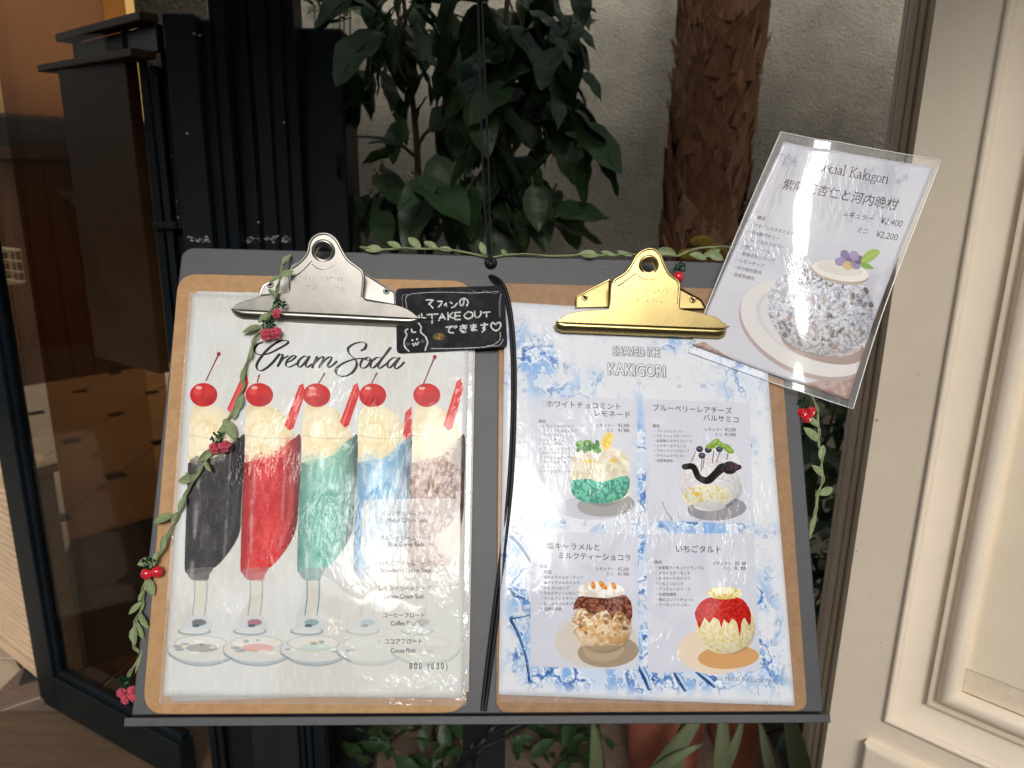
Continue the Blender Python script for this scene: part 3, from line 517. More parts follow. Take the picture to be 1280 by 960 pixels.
for k, t in enumerate(['構成', '・アマゾンカカオミルク', '・河内晩柑ゼリー', '・ハイビスカスゼリー', '・杏仁クリーム', '・紫陽花色シロップ', '・レモンチップ', '・河内晩柑果肉', '・自家製練乳']):
    x0, y0 = 950-3.6*k-(4 if k else 0), 265+8.9*k; P.text(t, (x0, y0), (x0+len(t)*4.7, y0+len(t)*.95), TK, .9, .01)
IMG_CARD = P.image('print special card')
# ---- chalk board
CQ = [(495, 357), (630, 356), (634, 434), (496, 440)]
P = Page(CQ, 92, 54, 10, (44, 45, 48)); h, w_ = P.h, P.w
n1 = vnoise(h, w_, 90, 51, 4); n2 = vnoise(h, w_, 5, 52, 2)
P.img = mix(P.img, C(62, 63, 66), sstep(n1, .45, .7)*.6)
CH = C(228, 228, 224); chalk = .55+.45*sstep(n2, .3, .55)
def K(pts, wd=2.0, col=CH, al=1., sm=4): P.stroke([(480+a/8, 345+b/8) for a, b in pts], wd, col, chalk*al, sm)
K([(225, 300), (228, 180), (420, 150), (700, 150), (900, 160), (1140, 148)], 1.0, CH, .75, 5); K([(185, 300), (180, 180), (240, 165)], .9, CH, .5); K([(900, 140), (960, 160), (1010, 140), (1060, 158), (1110, 170), (1150, 150)], .8, CH, .5)
K([(1170, 175), (1158, 280), (1160, 400)], 2.4, C(150, 160, 176), .6); K([(1165, 560), (1160, 630), (1100, 680), (1000, 705), (700, 715), (480, 712)], 1.2, CH, .8, 5); K([(1195, 630), (1150, 690), (1040, 690)], 1.2, CH, .7)
for s_ in ([(425, 225), (495, 225), (450, 270)], [(450, 262), (490, 308)], [(540, 240), (585, 240), (575, 270), (545, 298)], [(625, 258), (605, 282)], [(625, 262), (628, 292)], [(665, 248), (685, 262)], [(735, 262), (710, 292), (680, 305)],
           [(805, 215), (800, 265), (775, 285), (762, 250), (790, 215), (830, 222), (845, 255), (830, 285)],
           [(430, 372), (540, 368)], [(480, 372), (482, 455)], [(550, 430), (580, 365), (610, 420)], [(562, 402), (602, 402)], [(640, 355), (642, 425)], [(690, 352), (648, 392), (700, 412)], [(710, 355), (712, 425), (765, 425)], [(710, 355), (765, 350)], [(712, 390), (762, 386)],
           [(845, 345), (805, 385), (835, 418), (885, 400), (885, 360), (845, 345)], [(910, 345), (915, 395), (945, 405), (970, 380), (972, 345)], [(995, 358), (1060, 352)], [(1028, 358), (1030, 400)],
           [(625, 500), (690, 492), (655, 515), (655, 550), (700, 558)], [(705, 495), (712, 510)], [(722, 488), (730, 503)], [(765, 495), (830, 487)], [(768, 515), (830, 507)], [(790, 480), (820, 530)], [(800, 545), (765, 530), (790, 555), (825, 552)],
           [(870, 490), (925, 485)], [(872, 508), (925, 503)], [(898, 475), (900, 535), (878, 535), (890, 520), (930, 538)], [(975, 485), (1040, 480)], [(1008, 465), (1012, 530), (985, 555)], [(1008, 505), (990, 515), (1008, 528)],
           [(1120, 485), (1090, 460), (1072, 490), (1090, 525), (1130, 542), (1165, 505), (1165, 465), (1140, 462), (1120, 485)],
           [(245, 735), (205, 690), (200, 630), (225, 575), (210, 535), (235, 510)], [(275, 515), (280, 545), (315, 545)], [(345, 455), (372, 495), (368, 545), (415, 590), (438, 650), (425, 700), (415, 730)], [(285, 660), (300, 680), (315, 655), (330, 672), (348, 645)], [(320, 395), (345, 410)], [(352, 378), (342, 410)], [(375, 360), (380, 385)]):
    K(s_, 2.0 if len(s_) > 2 or s_[0][1] > 340 else 1.8, CH, 1, 4 if len(s_) > 4 else 0)
for a, b in ((283, 625), (330, 615)): P.ell(480+a/8, 345+b/8, 1.3, 1.3, CH)
for a, b in ((238, 665), (390, 635)): P.ell(480+a/8, 345+b/8, 2.6, 2.4, C(120, 140, 160), chalk*.6)
P.ell(549, 419, 8, 5, C(130, 112, 70), chalk*.7); P.ell(549, 419, 5, 3.4, C(176, 146, 76), chalk*.8); P.ell(547, 418, 2, 1.5, C(60, 50, 40), .6); P.ell(552, 420, 1.6, 1.2, C(60, 50, 40), .6)
IMG_CHALK = P.image('print chalk board')
# ------------------------------------------------------------------ materials of the place
M_BOARD = mat('dark grey painted board', (.056, .058, .062), .5, vary=.22, vscale=9, bump=.04, bscale=380, rvary=.12)
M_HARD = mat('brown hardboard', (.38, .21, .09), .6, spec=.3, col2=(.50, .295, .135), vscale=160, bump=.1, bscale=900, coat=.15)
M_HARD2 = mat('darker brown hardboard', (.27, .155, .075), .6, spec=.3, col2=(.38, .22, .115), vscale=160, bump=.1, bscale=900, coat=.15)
M_CHROME = mat('nickel plated steel', (.31, .295, .27), .33, 1, vary=.06, vscale=60, bump=.003, bscale=160, rvary=.08)
M_GOLD = mat('brass plated steel', (.50, .385, .165), .27, 1, vary=.06, vscale=30, bump=.004, bscale=140, rvary=.05)
M_STAMP = mat('stamped letter shadow', (.16, .145, .12), .45, .6)
M_HOLE_SHADE = mat('black for rivet hole shade', (.01, .01, .01), .6)  # shade inside each rivet put into the colour of a black disc
M_BLACK = mat('black rubber cord', (.008, .008, .009), .5, spec=.3)
M_POST = mat('black painted steel', (.014, .015, .017), .4, vary=.3, bump=.08, bscale=300)
M_NAVY = mat('dark navy paint', (.005, .009, .013), .4, spec=.3, vary=.35, vscale=9, bump=.04, bscale=110, rvary=.1)
M_NAVYG = mat('green black paint', (.007, .010, .010), .42, spec=.3, vary=.3, vscale=7, bump=.05, bscale=90, rvary=.1)
M_BROWN = mat('brown black door panel', (.040, .019, .007), .38, spec=.12, vary=.35, vscale=5, bump=.08, bscale=160, rvary=.1)
M_CHIP = mat('bare chipped paint', (.55, .53, .48), .7)
M_STUCCO = mat('grey brown stucco', (.37, .335, .265), .95, vary=.28, vscale=5, bump=.7, bscale=170)
M_CREAM = mat('cream painted woodwork', (.87, .745, .585), .5, vary=.06, vscale=6, bump=.05, bscale=220, rvary=.08)
M_CREAM2 = mat('unpainted rough patch', (.84, .71, .53), .8, vary=.08, vscale=90, bump=.16, bscale=330)
M_CREAM3 = mat('warmer cream panel paint', (.93, .80, .60), .5, vary=.04, vscale=5, bump=.04, bscale=200)
M_CREAM_SHADE = mat('cream paint darkened as shade', (.72, .62, .49), .6, vary=.1, vscale=5, bump=.12, bscale=90)  # same cream as the pilaster, the jamb's shade put into the colour
M_LAMPTINT = mat('lamplight-tinted plaster', (.60, .37, .115), .8, vary=.15, vscale=2)  # warm lamplight of the shop put into the wall colour
M_WAIN = mat('dark wood wainscot', (.075, .037, .017), .5, vary=.35, vscale=4, aniso=(8, 8, .6))
M_TILE = mat('limestone tile', (.50, .40, .29), .35, vary=.16, vscale=4, bump=.05, bscale=30, rvary=.1)
M_DOT = mat('black inset tile', (.02, .022, .02), .3)
M_GROUT = mat('dark grout', (.10, .075, .05), .9)
M_THRESH = mat('brown wood threshold', (.12, .075, .042), .6, vary=.3, vscale=5, aniso=(1, 7, 1), bump=.2, bscale=40)
M_STONE = mat('brown paving stone', (.17, .115, .08), .75, vary=.25, vscale=12, bump=.5, bscale=60)
M_SOIL = mat('dark mortar', (.05, .04, .03), .95, vary=.3, vscale=20, bump=.5, bscale=80)
M_SLAT = mat('pale oak slat', (.68, .49, .31), .55, vary=.12, vscale=6, aniso=(1, 1, 8))
M_WIRE = mat('cream coated wire', (.72, .58, .38), .4)
M_MAT = mat('black rubber mat', (.012, .012, .012), .6)
M_BARK = mat('palm bark', (.18, .075, .035), .9, col2=(.40, .20, .10), vscale=20, aniso=(1, 1, .25), bump=.8, bscale=90)
M_FIB = mat('palm fibre', (.25, .10, .045), .85, col2=(.55, .34, .20), vscale=14, aniso=(3, 3, .4), bump=.5, bscale=140)
M_LEAF = mat('dark glossy leaf', (.017, .042, .013), .45, spec=.35, col2=(.042, .082, .028), vscale=8, bump=.12, bscale=60)
M_LEAF2 = mat('mid green leaf', (.04, .08, .025), .4, col2=(.07, .12, .04), vscale=10, bump=.12, bscale=60)
M_TWIG = mat('brown twig', (.085, .05, .03), .8)
M_AGAVE = mat('pale green strap leaf', (.10, .13, .065), .5, col2=(.17, .19, .105), vscale=5, aniso=(6, 6, .5))
M_TERRA = mat('terracotta', (.30, .09, .05), .8, vary=.2, vscale=12, bump=.2, bscale=60)
M_VINE = mat('artificial vine stem', (.22, .25, .12), .6)
M_VLEAF = mat('faded fabric leaf', (.15, .20, .085), .6, col2=(.26, .32, .15), vscale=120, bump=.2, bscale=400)
M_GLIT = mat('green glitter', (.01, .16, .07), .25, .6, vary=.5, vscale=900, bump=1, bscale=1200)
M_RED = mat('red glass bead', (.62, .02, .03), .12, vary=.2, vscale=200, coat=.6)
M_PINK = mat('pink ribbon rose', (.62, .085, .13), .5, vary=.25, vscale=300, bump=.5, bscale=500)
M_WALLO = mat('pale render opposite', (.55, .53, .5), .9, vary=.1, vscale=.6)
M_WIN = mat('dark window glass', (.05, .06, .07), .1)
M_ASPH = mat('asphalt', (.055, .055, .055), .9, vary=.15, vscale=5)
M_PAPER = mat('plain paper', (.78, .78, .76), .8)
GLASS = glass_mat('tinted door glass', (.60, .45, .30))
GL_L = (.0008, .15, .06, .42)
GL_R = (.0007, .15, .06, .44)
GL_C = (.00045, .045, .035, .85); FILM_C = film_mat('clear margin of the card', .00015, .03, .04, 1.2, .04)
GLASS1 = glass_mat('clear door glass', (.85, .82, .78))
FILM_E = film_mat('clear laminate edge', .0008, .2, .05, 1.2, .14)
# ------------------------------------------------------------------ setting: ground, floor, walls
def tagk(o, k='structure'): o['kind'] = k; return o
tagk(MB().box((-60, -60, -.2), (60, .2, -.02)).build('street', M_ASPH, None, base=(0, 0, 0)))
gb = tagk(MB().box((-6, .2, -.2), (6, 12, -.012)).build('ground', M_SOIL, None, base=(0, 0, 0)))
def quadgrid_poly(cx, cy, r, n, rn):
    return [(cx+r*math.cos(2*math.pi*k/n+.3)*rn.uniform(.85, 1.12), cy+r*math.sin(2*math.pi*k/n+.3)*rn.uniform(.85, 1.12)) for k in range(n)]
# crazy paving: voronoi cells shrunk by the joint
pav = tagk(MB().box((-1.35, .95, -.03), (.62, 1.93, -.004)).build('paving', M_SOIL, None, base=(0, 0, 0)))
rn = random.Random(5); seeds = [(-1.3+.155*i+rn.uniform(-.05, .05)+(.07 if j % 2 else 0), .98+.135*j+rn.uniform(-.045, .045)) for i in range(13) for j in range(7)]
def clip(poly, p, q):
    m = ((p[0]+q[0])/2, (p[1]+q[1])/2); d = (q[0]-p[0], q[1]-p[1]); out = []
    f = lambda v: (v[0]-m[0])*d[0]+(v[1]-m[1])*d[1]+.006*math.hypot(*d)
    for i in range(len(poly)):
        a, b = poly[i], poly[(i+1) % len(poly)]; fa, fb = f(a), f(b)
        if fa <= 0: out.append(a)
        if fa*fb < 0: t = fa/(fa-fb); out.append((a[0]+(b[0]-a[0])*t, a[1]+(b[1]-a[1])*t))
    return out
for s_ in seeds:
    poly = [(-1.34, .96), (.6, .96), (.6, 1.92), (-1.34, 1.92)]
    for q in seeds:
        if q != s_ and math.hypot(q[0]-s_[0], q[1]-s_[1]) < .5: poly = clip(poly, s_, q)
    if len(poly) > 2 and (-1.0 < s_[0] < -.2 or s_[0] < .5):
        o = MB().prism([(x, y, -.004) for x, y in poly], (0, 0, .010+rn.random()*.006)).build('paving_stone', M_STONE, pav, bevel=.003)
# interior floor of octagonal tiles with black dots, lattice .45 m
fl = tagk(MB().box((-5.2, 1.62, -.03), (-.9, 8, -.004)).build('shop_floor', M_GROUT, None, base=(0, 0, 0)))
LX, LY, PS = -1.785, 3.233, .452
tile_me = None; dot_me = None
for i in range(-4, 3):
    for j in range(-4, 6):
        cx, cy = LX+PS*(i+.5), LY+PS*(j+.5); c = .052; hlf = PS/2-.003
        if cx > -.95 or cy < 1.3 or (cx > -1.1 and cy > 3): continue
        if tile_me is None:
            pts = [(-hlf+c, -hlf), (hlf-c, -hlf), (hlf, -hlf+c), (hlf, hlf-c), (hlf-c, hlf), (-hlf+c, hlf), (-hlf, hlf-c), (-hlf, -hlf+c)]
            o = MB().prism([(x+cx, y+cy, -.003) for x, y in pts], (0, 0, .006)).build('floor_tile', M_TILE, None, bevel=.0015, base=(cx, cy, 0), seg=1); tile_me = o
        else: o = tile_me.copy(); COL.objects.link(o); o.location = (cx, cy, 0)
        o.parent = fl
        cx, cy = LX+PS*i, LY+PS*j
        if dot_me is None:
            dd = .049; o = MB().prism([(cx-dd, cy, -.003), (cx, cy-dd, -.003), (cx+dd, cy, -.003), (cx, cy+dd, -.003)], (0, 0, .0065)).build('inset_tile', M_DOT, None, base=(cx, cy, 0)); dot_me = o
        else: o = dot_me.copy(); COL.objects.link(o); o.location = (cx, cy, 0)
        o.parent = fl
tagk(MB().prism([(-1.6, 1.28, -.004), (-.62, 1.28, -.004), (-.62, 1.64, -.004), (-1.6, 1.64, -.004)], (0, 0, .024)).build('threshold', M_THRESH, None, base=(-1.1, 1.4, 0), bevel=.003))
# interior wall with wainscot, runs away to the right
iw0, iw1 = Vector((-4.4, 3.3, 0)), Vector((-1.6, 6.3, 0)); idr = (iw1-iw0).normalized(); inn = Vector((idr.y, -idr.x, 0))
t = T('shop_wall', 'lamplight-tinted plaster wall above dark wood panelling deep inside the shop', 'wall', iw0)
MB().prism([iw0, iw1, iw1-inn*.1, iw0-inn*.1], (0, 0, 3.0)).build('plaster', M_LAMPTINT, t)
nb = 30; L_ = (iw1-iw0).length
for k in range(nb):
    a = iw0+idr*(L_*k/nb+.004)+inn*.001; b = iw0+idr*(L_*(k+1)/nb-.004)+inn*.001
    MB().prism([a, b, b+inn*.02, a+inn*.02], (0, 0, 1.40)).build('wood_board', M_WAIN, t, bevel=.004, seg=1)
MB().prism([iw0+inn*.002, iw1+inn*.002, iw1+inn*.05, iw0+inn*.05], (0, 0, .07)).build('rail', M_WAIN, t).location = (0, 0, 1.4)
MB().prism([iw0+inn*.002, iw1+inn*.002, iw1+inn*.02, iw0+inn*.02], (0, 0, .16)).build('glass_band', M_DOT, t).location = (0, 0, 1.47)
MB().prism([iw0+inn*.002, iw1+inn*.002, iw1+inn*.06, iw0+inn*.06], (0, 0, .025)).build('shelf', M_WAIN, t).location = (0, 0, 1.632)
o = MB().box((-3.2, 3.0, 2.25), (-1.3, 3.5, 2.6)).build('ceiling_beam', M_WAIN, None, base=(-2.2, 3.2, 2.25)); tag(o, 'dark brown boxed beam high in the shop at the upper left', 'beam')
# alcove wall
o = MB().box((-.62, 2.12, 0), (2.8, 2.3, 2.4)).build('alcove_wall', M_STUCCO, None, base=(.5, 2.2, 0)); tag(o, 'rough grey brown stucco wall behind the palm and the shrub', 'wall')
# unseen, added above the opening for its shade: lintel that shades the alcove
o = MB().box((-4.5, -.10, 2.12), (4.0, .719, 2.15)).build('sunblocker', mat('dark blocker sheet', (.05, .06, .07), .9), None, base=(0, .3, 2.12)); tag(o, 'unseen added flat awning over the shopfront', 'sunblocker')  # added out of view to keep sun off the doors and alcove
o = MB().box((-3.5, .72, 2.12), (3.0, .90, 2.4)).build('shadeblock', M_STUCCO, None, base=(0, .8, 2.12)); tag(o, 'unseen added lintel of the shopfront above the alcove', 'shadeblock')
o = MB().box((-.74, 1.62, 0), (-.6, 5.2, 2.4)).build('partition_wall', M_STUCCO, None, base=(-.67, 2, 0)); tag(o, 'plain wall between the alcove and the shop interior', 'wall')
# ------------------------------------------------------------------ opposite side of the street (seen only as reflections)
def house(x0, x1, y, hgt, label, col):
    t = T('town_house', label, 'building', ((x0+x1)/2, y, 0))
    MB().box((x0, y-6, 0), (x1, y, hgt)).build('wall', col, t)
    k = 0
    for i in range(int((x1-x0)/2)):
        for j in range(max(1, int(hgt/3))):
            wx, wz = x0+.7+i*2, 1+j*2.9
            if wz+1.4 < hgt and wx+1.0 < x1: MB().box((wx, y, wz), (wx+.9, y+.04, wz+1.3)).build('window', M_WIN, t)
M_H2 = mat('grey render opposite', (.3, .3, .31), .9); M_H3 = mat('brown brick opposite', (.22, .15, .12), .9)
house(-14, -4.5, -7.5, 6.4, 'pale rendered house across the street to the left', M_WALLO)
house(-4.2, 3.8, -8.0, 5.0, 'low grey house across the street', M_H2)
house(4.2, 13, -7.5, 7.0, 'brown brick house across the street to the right', M_H3)
# ------------------------------------------------------------------ panelled cream column
cA = Vector((.48, .95, 0)); cd = Vector((.7317, -.6816, 0)).normalized(); cn = Vector((-.6816, -.7317, 0)).normalized()
t = T('panelled_pilaster', 'cream painted panelled pilaster with stepped mouldings at the right', 'pilaster', cA)
def CP(s_, z, d=0): return cA+cd*s_+Vector((0, 0, z))+cn*d
def frame_ring(mb, prof, s0, z0, s1, z1):           # prof: list of (inset, height); swept round a rectangle with mitred corners
    R = []
    for ins, hh in prof: R.append([CP(s0+ins, z0+ins, hh), CP(s1-ins, z0+ins, hh), CP(s1-ins, z1-ins, hh), CP(s0+ins, z1-ins, hh)])
    V = [p for r in R for p in r]; Fc = [(4*i+k, 4*i+(k+1) % 4, 4*(i+1)+(k+1) % 4, 4*(i+1)+k) for i in range(len(R)-1) for k in range(4)]
    mb.add(V, Fc)
def bead(i0, i1, h0, hb, n=8): return [(i0+(i1-i0)*k/n, h0+hb*math.sin(math.pi*k/n)**.7) for k in range(n+1)]
S0, Z0, S1, Z1 = .069, .622, .80, 2.6
prof_a = [(0, 0)]+bead(.0005, .011, 0, .006)+[(.0115, -.002)]
prof_b = [(.0115, -.002)]+[(.0115+.036*k/10, -.002-.016*math.sin(math.pi/2*k/10)) for k in range(1, 11)]+[(.048, -.018)]
prof_c = [(.048, -.018), (.0485, -.009), (.053, -.009), (.0535, -.013), (.0575, -.013), (.058, -.009)]
prof_d = bead(.058, .083, -.009, .009)+[(.0835, -.016)]
# stile and rails around the panel as one face with the panel opening left free
fr = MB(); zb, zt = .3, 2.7
for a, b, c, d in ((0, S0, zb, zt), (S0, S1, zb, Z0), (S1, 1.0, zb, zt), (S0, S1, Z1, zt)):
    fr.add([CP(a, c), CP(b, c), CP(b, d), CP(a, d)], [(0, 1, 2, 3)])
fr.add([CP(0, zb), CP(0, zt), CP(0, zt, -.10), CP(0, zb, -.10)], [(0, 1, 2, 3)]); fr.add([CP(1, zb), CP(1, zt), CP(1, zt, -.10), CP(1, zb, -.10)], [(3, 2, 1, 0)])
fr.build('face_frame', M_CREAM, t)
for nm, pr in (('outer_bead', prof_a), ('cove_moulding', prof_b), ('stepped_moulding', prof_c), ('inner_bead', prof_d)):
    mb = MB(); frame_ring(mb, pr, S0, Z0, S1, Z1); mb.build(nm, M_CREAM, t, smooth=True)
i_ = .0835; zs = Z0+i_+.035
MB().add([CP(S0+i_, zs, -.016), CP(S1-i_, zs, -.016), CP(S1-i_, Z1-i_, -.016), CP(S0+i_, Z1-i_, -.016)], [(0, 1, 2, 3)]).build('panel', M_CREAM3, t)
MB().add([CP(S0+i_, Z0+i_, -.018), CP(S1-i_, Z0+i_, -.018), CP(S1-i_, zs, -.018), CP(S0+i_, zs, -.018)], [(0, 1, 2, 3)]).add([CP(S0+i_, zs, -.018), CP(S1-i_, zs, -.018), CP(S1-i_, zs, -.016), CP(S0+i_, zs, -.016)], [(0, 1, 2, 3)]).build('rough_patch', M_CREAM2, t)
# plinth below
pm = MB(); frame_ring(pm, [(0, 0), (0, .012), (.006, .018), (.02, .018)], .055, .1, .9, .585); pm.add([CP(.075, .12, .018), CP(.88, .12, .018), CP(.88, .565, .018), CP(.075, .565, .018)], [(0, 1, 2, 3)]); pm.build('plinth_block', M_CREAM, t, smooth=True)
MB().prism([CP(-.0, 0, -.002), CP(1.0, 0, -.002), CP(1, 0, -.1), CP(0, 0, -.1)], (0, 0, .3)).build('base', M_CREAM, t)
sc_ = MB(); rc2 = random.Random(8)
for s_q, z_q, r_q in ((.030, .80, .0009), (.052, .74, .001), (.045, 1.12, .0008), (.062, .66, .0007), (.012, .70, .0007), (.004, 1.05, .0016), (.003, .86, .0014), (.055, 1.0, .0006)):
    k_ = rc2.randint(5, 7); sc_.prism([CP(s_q+r_q*math.cos(6.283*i/k_)*rc2.uniform(.5, 1.6), z_q+r_q*math.sin(6.283*i/k_)*rc2.uniform(.5, 1.6), -.0004) for i in range(k_)], cn*.0009)
o = sc_.build('paint_nicks', mat('old paint nick', (.32, .25, .18), .8), t); o['kind'] = 'stuff'
# fluted jamb behind it
p0_, p1_ = D(1137, 0, 1.22), D(1190, 0, 1.22); jx = p0_.x
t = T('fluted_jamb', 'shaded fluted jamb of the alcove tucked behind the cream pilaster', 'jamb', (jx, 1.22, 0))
MB().box((jx, 1.222, .0), (jx+.3, 1.235, 2.11)).build('jamb_core', M_CREAM_SHADE, t)
for k in range(5): MB().box((jx+.001+.0135*k, 1.212+(.004 if k % 2 else 0), .0), (jx+.001+.0135*k+.0105, 1.2225, 2.0)).build('flute', M_CREAM_SHADE, t, bevel=.003)
# ------------------------------------------------------------------ dark navy folding doors
def vpost(xl, xr, yrow, Y, dep, z0, z1, name, m, par, bev=.003, dx=0):
    a, b = D(xl, yrow, Y), D(xr, yrow, Y)
    return MB().box((a.x+dx, Y, z0), (b.x+dx, Y+dep, z1)).build(name, m, par, bevel=bev)
t = T('folded_shutter', 'dark navy folded shutter leaf with chipped paint just left of the board', 'shutter', (-.58, 1.36, 0))
zt = D(220, 16, 1.32).z
vpost(229, 266, 304, 1.32, .05, .02, zt, 'face_stile', M_NAVYG, t)
vpost(266, 283, 304, 1.345, .03, .02, zt-.004, 'side_strip', M_NAVY, t); vpost(283, 300, 304, 1.36, .03, .02, zt+.5, 'side_strip', M_NAVY, t)
a = D(198, 17, 1.32); b = G(90, 45, a.z); b2 = G(62+40, 66, a.z-.03)
dirb = (b-a).normalized(); dirb.z = 0
def leafbox(mb, p, q, z0, z1, th): # vertical slab from p to q
    d = (q-p); d.z = 0; d.normalize(); n_ = Vector((-d.y, d.x, 0))
    P_ = [Vector((p.x, p.y, z0)), Vector((q.x, q.y, z0)), Vector((q.x, q.y, z0))+n_*th, Vector((p.x, p.y, z0))+n_*th]
    return mb.prism(P_, (0, 0, z1-z0))
leafbox(MB(), a+Vector((0, .0, 0)), b, a.z-.014, a.z, .03).build('top_rail', M_BROWN, t, bevel=.002)
leafbox(MB(), a+Vector((0, .012, 0)), b+Vector((.02, 0, 0)), a.z-.055, a.z-.014, .012).build('top_channel', M_NAVY, t, bevel=.001)
leafbox(MB(), a+Vector((-.01, .0, 0)), b+Vector((-.03, 0, 0)), a.z-.068, a.z-.055, .04).build('lower_rail', M_BROWN, t, bevel=.002)
for q in (.36, .96):
    p = a+(b-a)*q; MB().box((p.x-.004, p.y-.006, a.z-.06), (p.x+.004, p.y+.01, a.z-.004)).build('bracket', M_NAVY, t)
# brown leaf
a2 = D(172, 74, 1.36); b2 = G(87, 85, a2.z)
t2 = T('door_leaf', 'brown black wooden door leaf folded behind the navy shutter', 'door', (a2.x, a2.y, 0))
leafbox(MB(), a2, b2, .99, a2.z, .022).build('panel', M_BROWN, t2, bevel=.002)
leafbox(MB(), a2+Vector((.002, -.006, 0)), a2+Vector((.016, -.006, 0)), .02, a2.z-.002, .03).build('edge_strip', M_NAVY, t2, bevel=.002)
leafbox(MB(), a2+Vector((.022, -.01, 0)), a2+Vector((.034, -.01, 0)), .02, a2.z-.01, .03).build('edge_strip', M_NAVYG, t2, bevel=.002)
leafbox(MB(), a2+Vector((.034, .01, 0)), a2+Vector((.05, .01, 0)), .02, a2.z+.02, .02).build('edge_strip', M_NAVY, t2, bevel=.001)
MB().box((a2.x+.005, a2.y-.022, D(200, 285, 1.36).z), (a2.x+.045, a2.y-.008, D(200, 285, 1.36).z+.012)).build('hinge', M_NAVYG, t2, bevel=.002)
t3 = T('door_frame_post', 'tall navy door frame post of three stepped bars left of the silver clip', 'door frame', (-.45, 1.4, 0))
for xl, xr, Y, m_ in ((300, 326, 1.40, M_NAVYG), (326, 330, 1.41, M_NAVY), (330, 348, 1.40, M_NAVYG), (348, 366, 1.415, M_NAVY), (366, 382, 1.43, M_BLACK)):
    vpost(xl, xr, 304, Y, .06, .0, 2.02, 'frame_bar', m_, t3, .0025)
t4 = T('cabinet_panel', 'tall near black cabinet side between the door post and the shrub', 'cabinet', (-.37, 1.5, 0))
vpost(381, 437, 304, 1.47, .12, .0, D(370, 34, 1.47).z, 'side', M_NAVYG, t4, .004); vpost(381, 384, 304, 1.465, .01, .0, D(370, 34, 1.47).z-.01, 'corner_strip', M_BROWN, t4, .001)
pl = D(424, 205, 1.47); MB().torus((pl.x, 1.462, pl.z), .022, .003, (1, .2, 0), 14, 6).build('pull_handle', M_NAVY, t4, smooth=True)
# lower dark jamb under the board
t5 = T('shutter_foot', 'wide black lower jamb under the left clipboard', 'door frame', (-.5, 1.3, 0))
vpost(313, 371, 903, 1.28, .035, 0, .62, 'foot_panel', M_POST, t5, .004); vpost(373, 379, 903, 1.285, .03, 0, .62, 'foot_strip', M_NAVY, t5); vpost(381, 388, 903, 1.285, .03, 0, .62, 'foot_strip', M_NAVY, t5); vpost(390, 405, 903, 1.285, .03, 0, .62, 'foot_strip', M_NAVY, t5)
# chipped paint specks
ch = MB(); rc = random.Random(3)
def chip(p, r):
    k = rc.randint(5, 7); ch.prism([(p.x+r*math.cos(6.283*i/k)*rc.uniform(.4, 1.3), p.y, p.z+r*math.sin(6.283*i/k)*rc.uniform(.25, .8)) for i in range(k)], (0, .0006, 0))
for x0, x1, Y, n_ in ((232, 262, 1.3188, 26), (302, 325, 1.3988, 22), (331, 347, 1.3988, 20), (350, 364, 1.4138, 14)):
    for k in range(n_): chip(D(rc.uniform(x0, x1), 299+rc.gauss(0, 2.2), Y), rc.choice([.0008, .0012, .002, .0028]))
for x, y in ((234, 167), (323, 278), (243, 42), (250, 44), (291, 150), (355, 153)): chip(D(x, y, 1.3188 if x < 265 else 1.3988), .003)
for k in range(9): y_ = rc.uniform(190, 300); chip(D(213+(y_-190)*.12+rc.uniform(-.6, .6), y_, 1.3188), rc.uniform(.0006, .0016))
o = ch.build('paint_chips', M_CHIP, t); o['kind'] = 'stuff'
# ------------------------------------------------------------------ glass door at the left
gA, gB = Vector((-1.165, 1.675, 0)), Vector((-.70, 1.415, 0)); gd = (gB-gA).normalized(); gn = Vector((gd.y, -gd.x, 0))
def GP(s_, z, d=0): return gA+gd*s_+Vector((0, 0, z))+gn*d
t = T('glass_door', 'glazed shop door with dark navy stile and bottom rail at the left', 'door', gA)
def gbox(s0, s1, z0, z1, d0, d1, nm, m_, b=.003): return MB().prism([GP(s0, z0, d0), GP(s1, z0, d0), GP(s1, z0, d1), GP(s0, z0, d1)], (0, 0, z1-z0)).build(nm, m_, t, bevel=b)
gbox(0, .065, .03, 2.0, -.02, .02, 'stile', M_NAVY); gbox(-.03, 0, .03, 2.0, -.012, .012, 'stile_lip', M_NAVYG); gbox(.065, .082, .13, 2.0, -.012, .012, 'glazing_bead', M_NAVY)
gbox(.066, .53, .03, .13, -.02, .02, 'bottom_rail', M_NAVYG); gbox(.083, .53, .131, .15, -.012, .012, 'glazing_bead', M_NAVY)
gbox(.083, .53, .151, 2.0, -.003, .003, 'glass', GLASS1, 0); gbox(.118, .53, .151, 2.0, -.045, -.039, 'rear_glass', GLASS, 0)
# tinted inner pane edge
# ------------------------------------------------------------------ slatted cabinet and wire baskets inside
k0, k1 = Vector((-1.215, 1.745, 0)), Vector((-1.95, 2.27, 0)); kd = (k1-k0).normalized(); kn = Vector((-kd.y, kd.x, 0))
if kn.y > 0: kn = -kn
kz = .60
t = T('slatted_counter', 'pale oak counter with fine ribbed front behind the glass door', 'counter', k0)
def KB(s0, s1, z0, z1, d0, d1): return MB().prism([k0+kd*s0+kn*d0+Vector((0, 0, z0)), k0+kd*s1+kn*d0+Vector((0, 0, z0)), k0+kd*s1+kn*d1+Vector((0, 0, z0)), k0+kd*s0+kn*d1+Vector((0, 0, z0))], (0, 0, z1-z0))
KB(0, .9, .02, kz, -.09, -.012).build('body', M_SLAT, t)
for k in range(26): KB(.018, .88, .055+k*.0195, .055+k*.0195+.015, -.012, .0).build('slat', M_SLAT, t, bevel=.003, seg=1)
